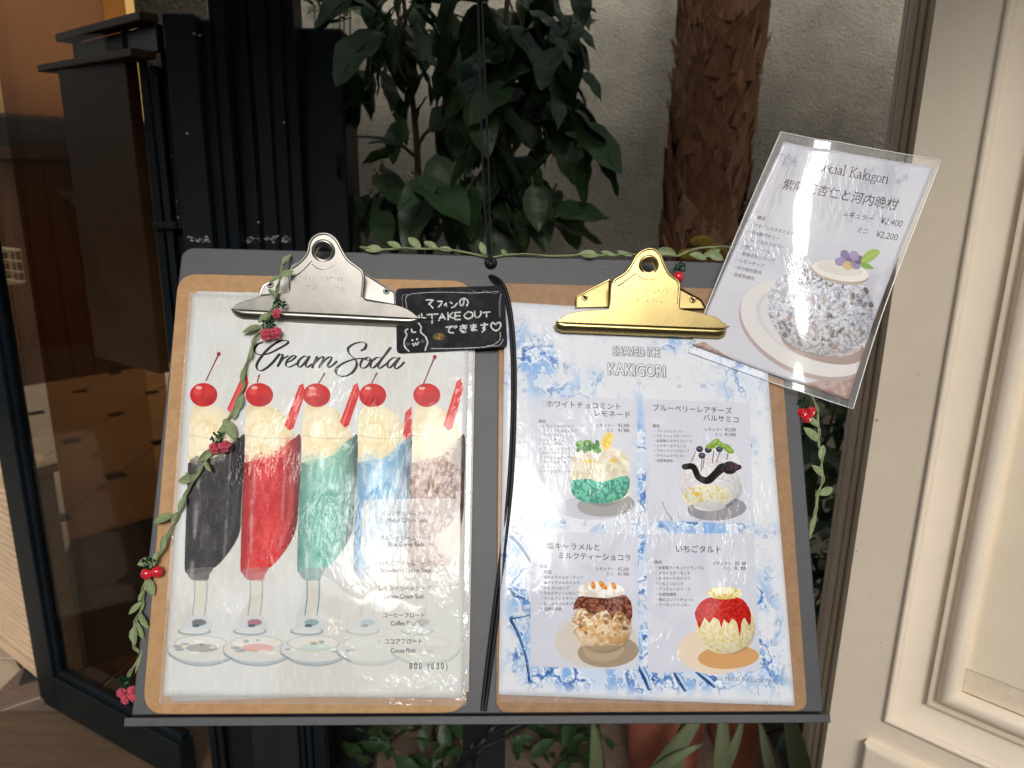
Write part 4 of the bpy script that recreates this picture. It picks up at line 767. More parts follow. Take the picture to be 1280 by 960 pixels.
KB(0, .9, .02, .05, -.012, .006).build('plinth_strip', M_SLAT, t, bevel=.002); KB(-.001, .016, .051, kz-.03, -.012, .006).build('corner_strip', M_SLAT, t, bevel=.002); KB(-.01, .9, kz, kz+.025, -.10, .012).build('counter_top', M_SLAT, t, bevel=.003)
def basket(c, rz, lab, sx=.34, sy=.24, hz=.16):
    t = T('wire_basket', lab, 'basket', c, 'cream wire baskets inside the shop'); R = Matrix.Rotation(rz, 3, 'Z'); c = Vector(c)
    P_ = lambda x, y, z: c+R@Vector((x, y, z))
    for z, r in ((0.004, .003), (hz*.33, .002), (hz*.66, .002), (hz, .004)):
        MB().tube([P_(-sx/2, -sy/2, z), P_(sx/2, -sy/2, z), P_(sx/2, sy/2, z), P_(-sx/2, sy/2, z), P_(-sx/2, -sy/2, z)], r, 6).build('wire_ring', M_WIRE, t)
    mb = MB()
    for k in range(9):
        for sg in (-1, 1): x = -sx/2+sx*k/8; mb.tube([P_(x, sg*sy/2, 0), P_(x, sg*sy/2, hz)], .0016, 5)
        mb.tube([P_(-sx/2+sx*k/8, -sy/2, 0), P_(-sx/2+sx*k/8, sy/2, 0)], .0016, 5)
    for k in range(7):
        for sg in (-1, 1): y = -sy/2+sy*k/6; mb.tube([P_(sg*sx/2, y, 0), P_(sg*sx/2, y, hz)], .0016, 5)
    mb.build('wire_mesh', M_WIRE, t)
basket((-1.52, 2.04, kz+.027), -.62, 'cream wire basket standing on the ribbed counter', .26, .09, .09)
basket((-2.02, 2.72, kz+.15), -.6, 'cream wire basket further back behind the door stile')
basket((-1.98, 2.78, kz+.34), -.5, 'upper cream wire basket stacked behind the door stile', .32, .22, .12)
o = MB().prism([(-1.30, 1.75, .004), (-.9, 2.0, .004), (-1.15, 3.05, .004), (-1.62, 2.57, .004)], (0, 0, .012)).build('door_mat', M_MAT, None, base=(-1.3, 2.3, 0), bevel=.003); tag(o, 'black rubber mat on the pale tiles inside the door', 'mat')
# ------------------------------------------------------------------ palm trunk
pc = D(890, 150, 1.78); pc.z = 0
t = T('palm_tree', 'shaggy brown palm trunk rising in front of the stucco wall', 'palm', pc)
def pal(u_, v_):
    a = 2*math.pi*u_; z = .1+1.85*v_; r = .080+.004*math.sin(9*z+1)+.005*math.sin(5*a+z*13)+.003*math.sin(11*a-z*31); return pc+Vector((r*math.cos(a), r*math.sin(a), z))
MB().grid(pal, 40, 80).build('trunk', M_BARK, t, smooth=True)
rp = random.Random(9)
def flake(kind):
    L0 = {0: .10, 1: .07, 2: .13}[kind]; w0 = {0: .046, 1: .034, 2: .016}[kind]
    def f(a, b): x = (a-.5)*w0*(1-b**1.4)*2; z = b*L0; return Vector((x, -.004-.013*b*b*(1.6 if kind == 2 else 1)-abs(a-.5)*.0, z+.006*math.sin(a*9)*b))
    mb = MB().grid(f, 4, 6); n_ = len(mb.V); mb.add([(v[0], v[1]+.0035, v[2]) for v in mb.V], [q[::-1] for q in mb.Fc]); return mb
protos = []
for k in range(3):
    o = flake(k).build('bark_scale', M_FIB if k else M_BARK, t, smooth=True, raw=True); o.location = (0, 0, 0); protos.append(o)
n_ = 0
for row in range(26):
    for k in range(11):
        z = .70+row*.048+rp.uniform(-.02, .02); a = 2*math.pi*(k/11+.5*(row % 2)/11+rp.uniform(-.03, .03))+math.pi
        pr = protos[rp.choice([0, 0, 1, 1, 2])]
        o = pr if (row < 3 and k == row) else pr.copy()
        if o is pr and n_ >= 3: o = pr.copy()
        if o is not pr: COL.objects.link(o); o.parent = t
        r = .0775; o.location = (r*math.cos(a), r*math.sin(a), z); o.rotation_euler = (rp.uniform(-.02, .06), rp.uniform(-.3, .3), a+math.pi/2); s_ = rp.uniform(.7, 1.25); o.scale = (s_, s_, s_); n_ += 1
fb = MB()
for k in range(520):
    a = rp.uniform(math.pi*.9, math.pi*2.1); z = rp.uniform(.75, 1.9); r = .084+rp.random()*.005; p = pc+Vector((r*math.cos(a), r*math.sin(a), z)); tl = rp.uniform(-.7, .7); L0 = rp.uniform(.02, .06)
    tg = Vector((-math.sin(a), math.cos(a), 0)); q = p+(tg*math.sin(tl)+Vector((0, 0, 1))*math.cos(tl))*L0+Vector((math.cos(a), math.sin(a), 0))*rp.uniform(0, .008)
    fb.tube([p, (p+q)/2+Vector((math.cos(a), math.sin(a), 0))*.004, q], [.0012, .001, .0004], 4, False)
o = fb.build('fibres', M_FIB, t); o['kind'] = 'stuff'
for x, y in ((877, 302), (862, 318), (895, 312)):
    q = D(x, y, 1.672); MB().ball(q, .022, 10, 6, (1.2, .25, .6)).build('yellow_lichen', mat('yellow lichen', (.30, .20, .03), .9, vary=.4, vscale=60), t)
# ------------------------------------------------------------------ leafy plants
def leafmesh(L0, w0, fold=.25, curl=.25, n=8):
    def f(a, b):
        s_ = (a-.5)*2; wv = w0*math.sin(math.pi*min(1, b**.85))**.8*(1-.25*b)/2+.0006; x = s_*wv
        return Vector((x, b*L0-.5*curl*L0*abs(b)**3*.3, fold*abs(x)-curl*L0*b*b*.6+.05*w0*math.sin(b*14+s_)))
    mb = MB().grid(f, 4, n); mb.tube([Vector((0, -L0*.16, 0)), Vector((0, 0, 0)), f(.5, .25)-Vector((0, 0, .0004)), f(.5, .5)-Vector((0, 0, .0004)), f(.5, .95)], [.0013, .0013, .001, .0007, .0003], 5, False); return mb
def leafproto(par, L0, w0, m_, **k): return leafmesh(L0, w0, **k).build('leaf', m_, par, smooth=True)
def put(proto, par, p, d, roll, sc, base, first):
    o = proto if first else proto.copy()
    if not first: COL.objects.link(o); o.parent = par
    d = Vector(d).normalized(); q = d.to_track_quat('Y', 'Z'); o.rotation_mode = 'QUATERNION'; o.rotation_quaternion = q@Matrix.Rotation(roll, 3, 'Y').to_quaternion(); o.location = Vector(p)-Vector(base); o.scale = (sc,)*3; return o
def plant(name, label, cat, base, stems, spots, m_, sizes, seed, down=.75, group=None):
    t = T(name, label, cat, base, group); rr = random.Random(seed)
    for st in stems:
        MB().tube([Vector(p) for p in smooth_path([tuple(p) for p in st[0]], 4)], [st[1]*(1-.6*i/(4*(len(st[0])-1))) for i in range(4*(len(st[0])-1)+1)], 7).build('stem', M_TWIG, t, smooth=True)
    BASE[t.name] = (0, 0, 0); pr = [leafproto(t, L0, w0, m_, curl=c_) for L0, w0, c_ in sizes]; BASE[t.name] = tuple(base)
    used = set()
    for (p, sc, d) in spots:
        k = rr.randrange(len(pr)); first = k not in used; used.add(k)
        if d is None: d = (rr.gauss(0, .5), rr.gauss(-.25, .4), -down+rr.gauss(0, .4))
        put(pr[k], t, p, d, rr.uniform(-.7, .7), sc*rr.uniform(.8, 1.2), base, first)
    for k, o in enumerate(pr):
        if k not in used: bpy.data.objects.remove(o)
    return t
rs = random.Random(21); spots = []
dens = [((560, 60), (90, 60), 62), ((640, 110), (70, 80), 62), ((690, 60), (45, 60), 34), ((600, 200), (60, 50), 42), ((560, 265), (70, 34), 30), ((650, 270), (60, 30), 26), ((700, 170), (34, 50), 20), ((480, 40), (50, 34), 22), ((470, 120), (22, 40), 5), ((465, 262), (22, 26), 8)]
for (cx, cy), (rx, ry), n_ in dens:
    for k in range(int(n_*.9)):
        x, y = cx+rs.gauss(0, .55)*rx, cy+rs.gauss(0, .6)*ry
        if x > 745 or y > 318: continue
        spots.append((D(x, y-22, rs.uniform(1.3, 1.75)), rs.uniform(.85, 1.4), None))
for x, y, sc, d in ((738, 188, 1.0, (.75, -.2, -.7)), (735, 192, .8, (-.2, -.3, -1)), (742, 180, .6, (-.8, 0, .4)), (690, 262, 1.5, (1, -.3, -.1)), (600, 275, 1.4, (-.9, -.4, -.15)), (610, 268, 1.3, (.7, -.6, -.5)), (690, 275, 1.2, (.9, -.3, -.35)), (500, 150, .8, (-.3, -.2, -1)), (480, 60, 1.0, (-.2, -.1, -1)), (505, 185, .8, (-.8, -.1, .3)), (495, 190, .7, (-1, 0, -.2)), (520, 160, .6, (.1, 0, 1)), (458, 128, .7, (-.9, 0, -.1))):
    spots.append((D(x, y, 1.38), sc, d))
stems = [([D(528, 420, 1.5), D(522, 200, 1.5), D(512, 90, 1.52), D(500, -60, 1.5)], .008), ([D(600, 420, 1.55), D(582, 210, 1.55), D(560, 60, 1.55), D(552, -60, 1.55)], .008), ([D(640, 430, 1.6), D(628, 180, 1.6), D(632, 30, 1.6), D(640, -60, 1.6)], .009),
         ([D(518, 195, 1.5), D(490, 175, 1.5), D(440, 170, 1.48)], .004), ([D(512, 110, 1.5), D(490, 70, 1.5), D(482, 40, 1.5)], .004), ([D(640, 230, 1.5), D(690, 190, 1.45), D(742, 186, 1.38)], .004), ([D(628, 200, 1.55), D(670, 100, 1.5), D(720, 40, 1.5)], .005), ([D(600, 420, 1.45), D(620, 320, 1.42), D(680, 265, 1.4)], .005)]
base = D(610, 300, 1.55); base.z = 0
for i_s, (x, Y) in enumerate(((528, 1.5), (600, 1.55), (640, 1.6))): p = D(x, 420, Y); stems.append(([Vector((p.x, p.y, .05)), Vector((p.x+.01, p.y, .5)), p], .009))
plant('leafy_shrub', 'tall shrub with large dark glossy drooping leaves behind the board', 'shrub', base, stems, spots, M_LEAF, [(.085, .046, .2), (.10, .054, .3), (.075, .042, .1), (.095, .05, .45)], 4)
# low dark foliage under the board and in the gap beside the jamb
def low(name, label, cells, Y0, Y1, m_, sizes, seed, b, dn, group=None):
    rr = random.Random(seed); sp = []; stm = []
    for (x0, x1, y0, y1, n_) in cells:
        for k in range(n_): sp.append((D(rr.uniform(x0, x1), rr.uniform(y0, y1), rr.uniform(Y0, Y1)), rr.uniform(.7, 1.3), (rr.gauss(0, .7), rr.gauss(-.4, .4), rr.gauss(dn, .6))))
    for k in range(5):
        q = sp[rr.randrange(len(sp))][0]; stm.append(([Vector((b[0], b[1], .02)), Vector(((b[0]+q[0])/2, (b[1]+q[1])/2, q[2]*.5)), q], .005))
    return plant(name, label, 'plant', b, stm, sp, m_, sizes, seed+1, group=group)
low('low_shrub', 'dark leafy bush filling the shade beneath the right clipboard', [(410, 760, 900, 965, 90), (640, 770, 880, 960, 60), (480, 600, 890, 960, 40)], 1.35, 1.7, M_LEAF, [(.07, .03, .2), (.06, .03, .1)], 31, (.02, 1.6, 0), .2)
low('side_shrub', 'dark bush with thin twigs in the gap right of the board', [(1000, 1060, 500, 760, 100), (985, 1040, 740, 930, 80)], 1.35, 1.75, M_LEAF, [(.07, .034, .2), (.08, .03, .1)], 41, (.62, 1.6, 0), .3)
low('creeper', 'bright green creeper at the top edge left of the shrub', [(384, 440, -40, 14, 30)], 1.9, 2.05, M_LEAF2, [(.03, .02, .2), (.035, .018, .1)], 51, (-.5, 2.0, 0), -.2)
# grey tuft of fluffy plant at the lower left of the shrub
# strap leaved plant under the board, right
t = T('agave_plant', 'pale green strap leaved plant in a terracotta pot under the right clipboard', 'plant', (.33, 1.25, 0))
def strap(p0, p1, p2, w0):
    p0, p1, p2 = map(Vector, (p0, p1, p2))
    def f(a, b):
        q = p0*(1-b)**2+p1*2*b*(1-b)+p2*b*b; d = (p1-p0)*(1-b)+(p2-p1)*b; sd = d.cross(Vector((0, -1, .3))).normalized(); s_ = (a-.5)*2
        return q+sd*s_*w0*(1-b**3)*.5+Vector((0, -1, .2)).normalized()*(-.25*w0*(1-s_*s_))
    mb = MB().grid(f, 4, 12); return mb
for (a, b, c, w0) in (((742, 1010), (750, 950), (740, 893), .022), ((790, 1010), (850, 930), (885, 880), .030), ((830, 1010), (850, 930), (872, 860), .026), ((905, 1010), (900, 940), (906, 870), .026), ((870, 1010), (920, 950), (930, 890), .02), ((1010, 1020), (1000, 940), (978, 870), .034), ((800, 980), (840, 945), (880, 930), .018), ((975, 1010), (960, 950), (948, 895), .018)):
    Yq = 1.12+.03*random.random(); strap(D(*a, Yq+.04), D(*b, Yq-.02), D(*c, Yq), w0*1.25).build('leaf', M_AGAVE, t, smooth=True)
def pot(c, R0, h0, label):
    t = T('terracotta_pot', label, 'pot', c); c = Vector(c)
    pr = [(R0*.7, 0), (R0*.98, h0*.8), (R0*1.08, h0*.8), (R0*1.1, h0), (R0*1.0, h0), (R0*.95, h0*.85), (0, h0*.85)]
    MB().grid(lambda a, b: c+Vector((pr[min(6, int(round(b*6)))][0]*math.cos(2*math.pi*a), pr[min(6, int(round(b*6)))][0]*math.sin(2*math.pi*a), pr[min(6, int(round(b*6)))][1])), 32, 6).build('pot_body', M_TERRA, t, smooth=True)
    MB().box(c+Vector((-R0*.6, -R0*.6, h0*.86)), c+Vector((R0*.6, R0*.6, h0*.865))).build('soil', M_SOIL, t)
q = D(832, 930, 1.3); pot((q.x, 1.32, .18), .10, .40, 'terracotta pot standing behind the strap leaves'); q = D(930, 930, 1.35); pot((q.x, 1.42, .10), .075, .46, 'slim reddish pot right of the larger terracotta pot')
o = MB().box((-.1, 1.2, 0), (.62, 1.6, .1)).build('pot_shelf', M_STONE, None, base=(.3, 1.3, 0), bevel=.004); tag(o, 'low stone ledge carrying the terracotta pots', 'ledge')
q = D(832, 930, 1.3); o = MB().box((q.x-.12, 1.22, .1), (q.x+.12, 1.45, .18)).build('pot_block', M_STONE, None, base=(q.x, 1.32, .1), bevel=.004); tag(o, 'stone block lifting the larger terracotta pot', 'block')
# ------------------------------------------------------------------ menu stand
def BW(p): return BM@Vector(p)
st_ = T('menu_stand', 'dark grey leaning menu board with a ledge on a single post', 'menu stand', (.2485, 0, 0), M=BM)
def rrect(s0, t0, s1, t1, r, h, n=6, corners=(1, 1, 1, 1)):
    out = []
    for (cx, cy, a0), on in zip(((s1-r, t0+r, -90), (s1-r, t1-r, 0), (s0+r, t1-r, 90), (s0+r, t0+r, 180)), corners):
        if on:
            for k in range(n+1): a = math.radians(a0+90*k/n); out.append((cx+r*math.cos(a), cy+r*math.sin(a), h))
        else:
            out.append((cx+r*(1 if a0 in (-90, 0) else -1), cy+r*(-1 if a0 in (-90, 180) else 1), h))
    return out
MB().prism(rrect(0, 0, .497, .351, .010, -.009, corners=(0, 1, 1, 0)), (0, 0, .009)).build('board', M_BOARD, st_, bevel=.0012)
MB().box((.0006, -.0045, -.009), (.4962, -.0005, .0105)).build('ledge', M_BOARD, st_, bevel=.001)
MB().box((.0006, -.0045, .0107), (.4962, .0012, .0125)).build('ledge_lip', M_BOARD, st_, bevel=.0006)
# the post is vertical: build it in world space and hang it under the stand
wb = BM.inverted()
def world_part(mb, nm, m_, par, **k):
    mb.V = [tuple(wb@Vector(v)) for v in mb.V]; return mb.build(nm, m_, par, **k)
pL, pR = D(578, 930, .60), D(632, 930, .60)
world_part(MB().box((pL.x, .60, .012), (pR.x, .625, 1.02)), 'post', M_POST, st_, bevel=.002)
world_part(MB().box((pL.x-.16, .46, 0), (pR.x+.16, .80, .012)), 'base_plate', M_POST, st_, bevel=.003)
MB().box((.19, .02, -.03), (.25, .16, -.0092)).build('bracket', M_POST, st_, bevel=.002)
hc = B(613.5, 329, 0)
MB().torus((hc.x, hc.y, .0002), .0042, .0012, n=16).build('eyelet', M_BLACK, st_, smooth=True)
# ------------------------------------------------------------------ clipboards
def clipshape(outl, holes, thick, bev, hfun, hguess):
    cu = bpy.data.curves.new('c', 'CURVE'); cu.dimensions = '2D'; cu.fill_mode = 'BOTH'; cu.extrude = thick/2; cu.bevel_depth = bev; cu.bevel_resolution = 1
    for ring in [outl]+holes:
        sp = cu.splines.new('POLY'); sp.points.add(len(ring)-1); sp.use_cyclic_u = True
        for k, p in enumerate(ring): sp.points[k].co = (p[0], p[1], 0, 1)
    ob = bpy.data.objects.new('c', cu); COL.objects.link(ob); dg = bpy.context.evaluated_depsgraph_get(); me = ob.evaluated_get(dg).to_mesh()
    mb = MB(); mb.add([(v.co.x, v.co.y, hfun(v.co.y)+v.co.z) for v in me.vertices], [tuple(p.vertices) for p in me.polygons])
    ob.evaluated_get(dg).to_mesh_clear(); bpy.data.objects.remove(ob); bpy.data.curves.remove(cu); return mb
def raised(seed, p0, p1, hfun, th=.0003):           # worn, no longer readable stamped lettering
    rq = random.Random(seed); d = (Vector(p1)-Vector(p0)); n = 11; d /= n; u = d.normalized(); nn = Vector((-u.y, u.x, 0)); hgt = d.length*1.05; mb = MB()
    for k in range(n):
        if k == 2+seed % 3: continue
        c = Vector(p0)+d*k; pts = [(rq.uniform(0, .7), rq.choice([0, .5, 1])) for i in range(rq.randint(3, 4))]
        for (x0, y0), (x1, y1) in zip(pts, pts[1:]):
            a = c+d*x0+nn*hgt*y0; b_ = c+d*x1+nn*hgt*y1; mb.tube([(a.x, a.y, hfun(a.y)), (b_.x, b_.y, hfun(b_.y)+.00005)], .00014, 5)
    return mb
def clipboard(label, corners, rad, m_board, metal, X, group):
    base = sum((Vector(c) for c in corners), Vector())/4; base.z = 0
    t = T('clipboard', label, 'clipboard', base, group, BM)
    # rounded outline
    out = []
    n = 4
    for i in range(4):
        p, a, b = Vector(corners[i]), Vector(corners[i-1]), Vector(corners[(i+1) % 4]); u0 = (a-p).normalized(); u1 = (b-p).normalized()
        for k in range(7): q = k/6; A_, B_ = p+u0*rad, p+u1*rad; v = A_*(1-q)**2+p*2*q*(1-q)*.95+p*2*q*(1-q)*.05+B_*q*q; out.append(v)
    MB().prism(out, (0, 0, .0032)).build('backing_board', m_board, t, bevel=.0008)
    yc, yt = X['yc'], X['yt']; hc_, ht_ = X['hj'], .026
    hg = lambda y: hc_+(yc-y)/(yc-yt)*(ht_-hc_)
    pb = lambda x, y: B(x, y, hg(y))
    c0, c1 = pb(X['ring'][0], yc), pb(X['ring'][0], yt)
    hf = lambda tt: hc_+(tt-c0.y)/(c1.y-c0.y)*(ht_-hc_)
    O_ = [pb(*p) for p in X['outline']]
    # smooth the outline
    Os = smooth_path([tuple(p) for p in O_], 3)
    rc_ = pb(*X['ring']); R0 = X['rr']
    holes = [[(rc_.x+R0*.72*math.cos(2*math.pi*k/24), rc_.y+R0*.72*math.sin(2*math.pi*k/24)) for k in range(24)]]
    clip_ = clipshape(Os, holes, .0006, .0005, hf, hg).build('clip', metal, t, smooth=True); sub(t, clip_)
    rim = [pb(*p) for p in X['arch']]; rim = smooth_path([tuple(p) for p in rim], 4); MB().tube([(p[0], p[1], p[2]+.0006) for p in rim], .0011, 8).build('rolled_rim', metal, clip_, smooth=True)
    MB().torus((rc_.x, rc_.y, hf(rc_.y)+.0008), R0*.86, R0*.19, (0, -.5, 1), 32, 10).build('ring', metal, clip_, smooth=True)
    MB().torus((rc_.x, rc_.y, hf(rc_.y)-.004), R0*.72, R0*.14, (0, 0, 1), 24, 8).build('ring_sleeve', metal, clip_, smooth=True)
    for rb in X['ribs']: rp_ = smooth_path([tuple(pb(*p)) for p in rb], 4); MB().tube([(p[0], p[1], p[2]+.0001) for p in rp_], .0008, 6).build('pressed_rib', metal, clip_, smooth=True)
    cl, cr_, bl, br = X['lip']; CL, CRR = B(*cl, hc_), B(*cr_, hc_); BL_, BR_ = B(*bl, hc_-.004), B(*br, hc_-.004)
    def lip(a, b):
        e = min(1, min(a, 1-a)*16)**.5; top = CL.lerp(CRR, a); bot = BL_.lerp(BR_, a); q = top.lerp(bot, b*(.35+.65*e)); q.z = hc_+.0003-(.004)*b**2.2+.0014*math.sin(math.pi*b)*e; return q
    lo = MB().grid(lip, 48, 8).build('jaw', metal, clip_, smooth=True); sm = lo.modifiers.new('solid', 'SOLIDIFY'); sm.thickness = .0006; sm.offset = 0
    for br_pts, rv in X['wings']:
        w_ = [B(x, y, .0075) for x, y in br_pts]; br_o = MB().prism(w_, (0, 0, .0009)).build('bracket_wing', metal, clip_, bevel=.0004)
        mb = MB(); mb.tube([(p.x, p.y, .0086) for p in w_[:3]], .0009, 6); mb.tube([(w_[2].x, w_[2].y, .0084), (w_[3].x, w_[3].y, .0084)], .0011, 6); mb.build('wing_edge', metal, clip_, smooth=True)
        q = B(*rv, .0086); MB().torus((q.x, q.y, .0087), .0019, .0008, n=14).build('rivet', metal, clip_, smooth=True); MB().ball((q.x, q.y, .0084), .0018, 10, 6, (1, 1, .3)).build('rivet_hole_shade', M_HOLE_SHADE, clip_, smooth=True)
    s0 = pb(*X['spring'][0]); s1 = pb(*X['spring'][1]); mb = MB(); N_ = 90
    mb.tube([(s0.x+(s1.x-s0.x)*k/N_, s0.y+(s1.y-s0.y)*k/N_+.0035*math.cos(k*1.5), .006+.0035*math.sin(k*1.5)) for k in range(N_+1)], .0006, 5); mb.build('spring', metal, clip_, smooth=True)
    for (txt, a, b) in X['text']: raised(txt, B(*a, hg(a[1])), B(*b, hg(b[1])), lambda tt: hf(tt)+.0007).build('stamped_text', M_STAMP, clip_)
    return t
XS = dict(hj=.010, yc=391, yt=292, ring=(404.5, 314.5), rr=.0088,
 outline=[(290, 386), (300, 379), (325, 371.5), (350, 368), (361, 366), (363.5, 360), (364, 345), (364.5, 333), (378, 325), (385, 315), (387, 304), (393, 296), (401, 292), (413, 293.5), (422, 301), (427, 312), (435, 325), (447, 334), (453, 338), (454, 348), (453, 368), (456, 376), (467, 378.5), (493, 382), (510, 388), (521, 396.5), (522, 398), (405, 393)],
 arch=[(364.5, 336), (377, 326.5), (385, 316), (387.5, 304), (393, 296.5), (402, 292.5), (412, 294), (421, 301.5), (426.5, 312), (434.5, 325), (446, 334), (453.5, 341), (454, 355), (452.5, 372)],
 ribs=[[(366, 346), (373, 343), (383, 334), (390, 326)], [(419, 326), (427, 336), (438, 344), (446, 346)], [(390, 330), (398, 336), (408, 337), (418, 331)]],
 lip=((290, 385.5), (523, 398), (290, 400), (526, 410)), spring=((366, 362), (452, 368)),
 wings=[([(325, 369), (330, 358), (362, 340), (364, 367)], (338, 356)), ([(494, 381), (493, 366), (455, 342), (454, 374)], (483, 364))],
 text=[(1, (381, 349.5), (430, 352)), (2, (381, 361), (430, 364))])
XG = dict(hj=.0130, yc=406, yt=311, ring=(810.5, 332), rr=.0078,
 outline=[(697, 402), (709, 393.5), (729, 389.5), (755, 387.5), (761, 386), (763, 378), (764, 362), (767, 350), (781, 342), (789, 332), (795, 320.5), (804, 313), (815, 311), (824.5, 317.5), (830, 331), (836, 343), (848, 352.5), (849, 366), (848, 382), (851, 387.5), (867, 390), (893, 397), (901, 403), (903, 410), (800, 407)],
 arch=[(766.5, 354), (769, 349.5), (781, 342), (789, 332), (795.5, 320.5), (804, 313.5), (815, 311.5), (824, 318), (829.5, 331), (836, 343), (847, 352), (848.5, 362), (847.5, 380)],
 ribs=[[(772, 358), (781, 352), (790, 345), (796, 342)], [(825, 342), (831, 352), (840, 359)], [(797, 344), (804, 349), (814, 350), (823, 345)]],
 lip=((696, 402), (906, 411), (688, 415), (912, 424)), spring=((766, 380), (846, 384)),
 wings=[([(720, 385), (721, 371), (762, 350), (762, 384)], (731, 372)), ([(881, 386), (876, 376), (849, 361), (848, 386)], (866, 375))],
 text=[(4, (784, 366), (836, 368)), (5, (784, 377), (828, 379))])
lc = [B(179.5, 891.5, 0), B(594, 892, 0), B(592, 349, 0), B(222, 336, 0)]
lc = [Vector((.0085, .0015, 0)), Vector((.2352, .0015, 0)), Vector((.2265+.006, .3275, 0)), Vector((.0005, .3275, 0))]
rc4 = [Vector((.2555, .0015, 0)), Vector((.4838, .0015, 0)), Vector((.4842, .3265, 0)), Vector((.2545, .3265, 0))]
clipboard('brown hardboard clipboard with a silver clip holding the cream soda menu', lc, .016, M_HARD, M_CHROME, XS, 'clipboards on the menu board')
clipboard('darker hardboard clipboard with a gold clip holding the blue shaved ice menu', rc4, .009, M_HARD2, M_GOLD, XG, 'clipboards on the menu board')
# ------------------------------------------------------------------ sheets
def sheet(name, label, cat, quad, hs, hfun, img, film, inset, nu=48, nv=64, group=None, film_off=-.0004, pm=None, gloss=None):
    """quad: photo pixels TL TR BR BL; hs: heights of the corners above the board; hfun(u,v) adds curl"""
    cs = [B(x, y, hh) for (x, y), hh in zip(quad, hs)]
    def P_(u, v, off=0):
        a = cs[0].lerp(cs[1], u); b = cs[3].lerp(cs[2], u); q = a.lerp(b, v); q = q+Vector((0, 0, hfun(u, v)+off)); return q
    base = (cs[0]+cs[1]+cs[2]+cs[3])/4
    t = T(name, label, cat, base, group, BM)
    u0, u1, v0, v1 = inset
    mb = MB(); f = lambda a, b: P_(u0+(u1-u0)*a, v0+(v1-v0)*b)
    mb.grid(f, nu, nv); mb.Fc = [q[::-1] for q in mb.Fc]
    mb.uv = [(u0+(u1-u0)*i/nu, 1-(v0+(v1-v0)*j/nv)) for j in range(nv+1) for i in range(nu+1)]
    o = mb.build('printed_page', pm or (image_mat(name+' print', img, gloss) if img else M_PAPER), t, smooth=True)
    sm = o.modifiers.new('solid', 'SOLIDIFY'); sm.thickness = .00012; sm.offset = -1
    if film:
        mb = MB()
        def f2(a, b): # rounded corners of the film
            return P_(a, b, film_off)
        mb.grid(f2, nu, nv); mb.Fc = [q[::-1] for q in mb.Fc]; mb.build('laminate', film, t, smooth=True)
    return t
def wav(a1, a2, ph=0.): return lambda u, v: a1*math.sin(5.2*u+3.1*v+ph)*math.sin(4*v+1.3*u+ph)+a2*math.sin(11*u-7*v+ph*2)
sheet('menu_sheet', 'white laminated sheet peeking out behind the cream soda menu', 'menu', [(246, 364), (595, 372), (586, 865), (214, 877)], [.0040]*4, lambda u, v: 0, None, None, (0, 1, 0, 1), 8, 8, 'laminated menu sheets')
sheet('menu_sheet', 'laminated cream soda menu showing five tall glasses with cherries', 'menu', LQ, [.0056, .0054, .0062, .0066], lambda u, v: wav(.0009, .0003, .4)(u, v)+.0009, IMG_SODA, FILM_E, (.012, .985, .006, .984), group='laminated menu sheets', gloss=GL_L)
sheet('menu_sheet', 'laminated sheet showing as a clear strip below the blue shaved ice menu', 'menu', [(632, 384), (952, 399), (992, 881), (625, 878)], [.0040]*4, lambda u, v: 0, None, FILM_E, (.004, .99, 0, .978), 8, 8, 'laminated menu sheets')
sheet('menu_sheet', 'blue and white shaved ice menu with four bowls under the gold clip', 'menu', RQ, [.0052, .0044, .0066, .0050], lambda u, v: wav(.0010, .0003, 2.0)(u, v)+.0010, IMG_ICE, None, (0, 1, 0, 1), group='laminated menu sheets', gloss=GL_R)
def ridge(u, v):                                     # one long soft crease down the card and a slight bow
    x = u-(.27+.36*v-.05*math.sin(5*v)+.012*math.sin(19*v)); return .0023/(1+math.exp(-x*38))-.0016*math.sin(math.pi*u)-.0073*math.sin(math.pi*v)+.001*max(0, u-.85)/.15*math.sin(7*v)
KF = [(976, 165), (1174, 202), (1064, 512), (861, 440)]
# page quad expressed inside the film quad
sheet('special_menu_card', 'loose curled laminated card of the special shaved ice tucked under the gold clip', 'menu', KF, [.036, .042, .0085, .0074], lambda u, v: ridge(u, v), None, FILM_C, (.5, .501, .5, .501), 60, 80, pm=M_PAPER)
kc = bpy.data.objects['special_menu_card']
for c_ in list(kc.children):
    if c_.name.startswith('printed_page'): bpy.data.objects.remove(c_)
cs = [B(x, y, hh) for (x, y), hh in zip(KF, [.036, .042, .0085, .0074])]
HK = homog(KF, [(0, 0), (1, 0), (1, 1), (0, 1)]); HP = homog(KQ, [(0, 0), (1, 0), (1, 1), (0, 1)]); HPi = np.linalg.inv(HP)
def kpt(a, b):                                       # page (a,b) -> film (u,v)
    q = HPi@np.array([a, b, 1]); q = q/q[2]; r = HK@q; r = r/r[2]; u, v = r[0], r[1]
    p = cs[0].lerp(cs[1], u).lerp(cs[3].lerp(cs[2], u), v); return p+Vector((0, 0, ridge(u, v)))
mb = MB().grid(lambda a, b: kpt(a, b)+Vector((0, 0, .0003)), 50, 70); mb.Fc = [q[::-1] for q in mb.Fc]; mb.uv = [(i/50, 1-j/70) for j in range(71) for i in range(51)]
mb.build('printed_page', image_mat('special card print', IMG_CARD, GL_C), kc, smooth=True).modifiers.new('solid', 'SOLIDIFY').thickness = .00012
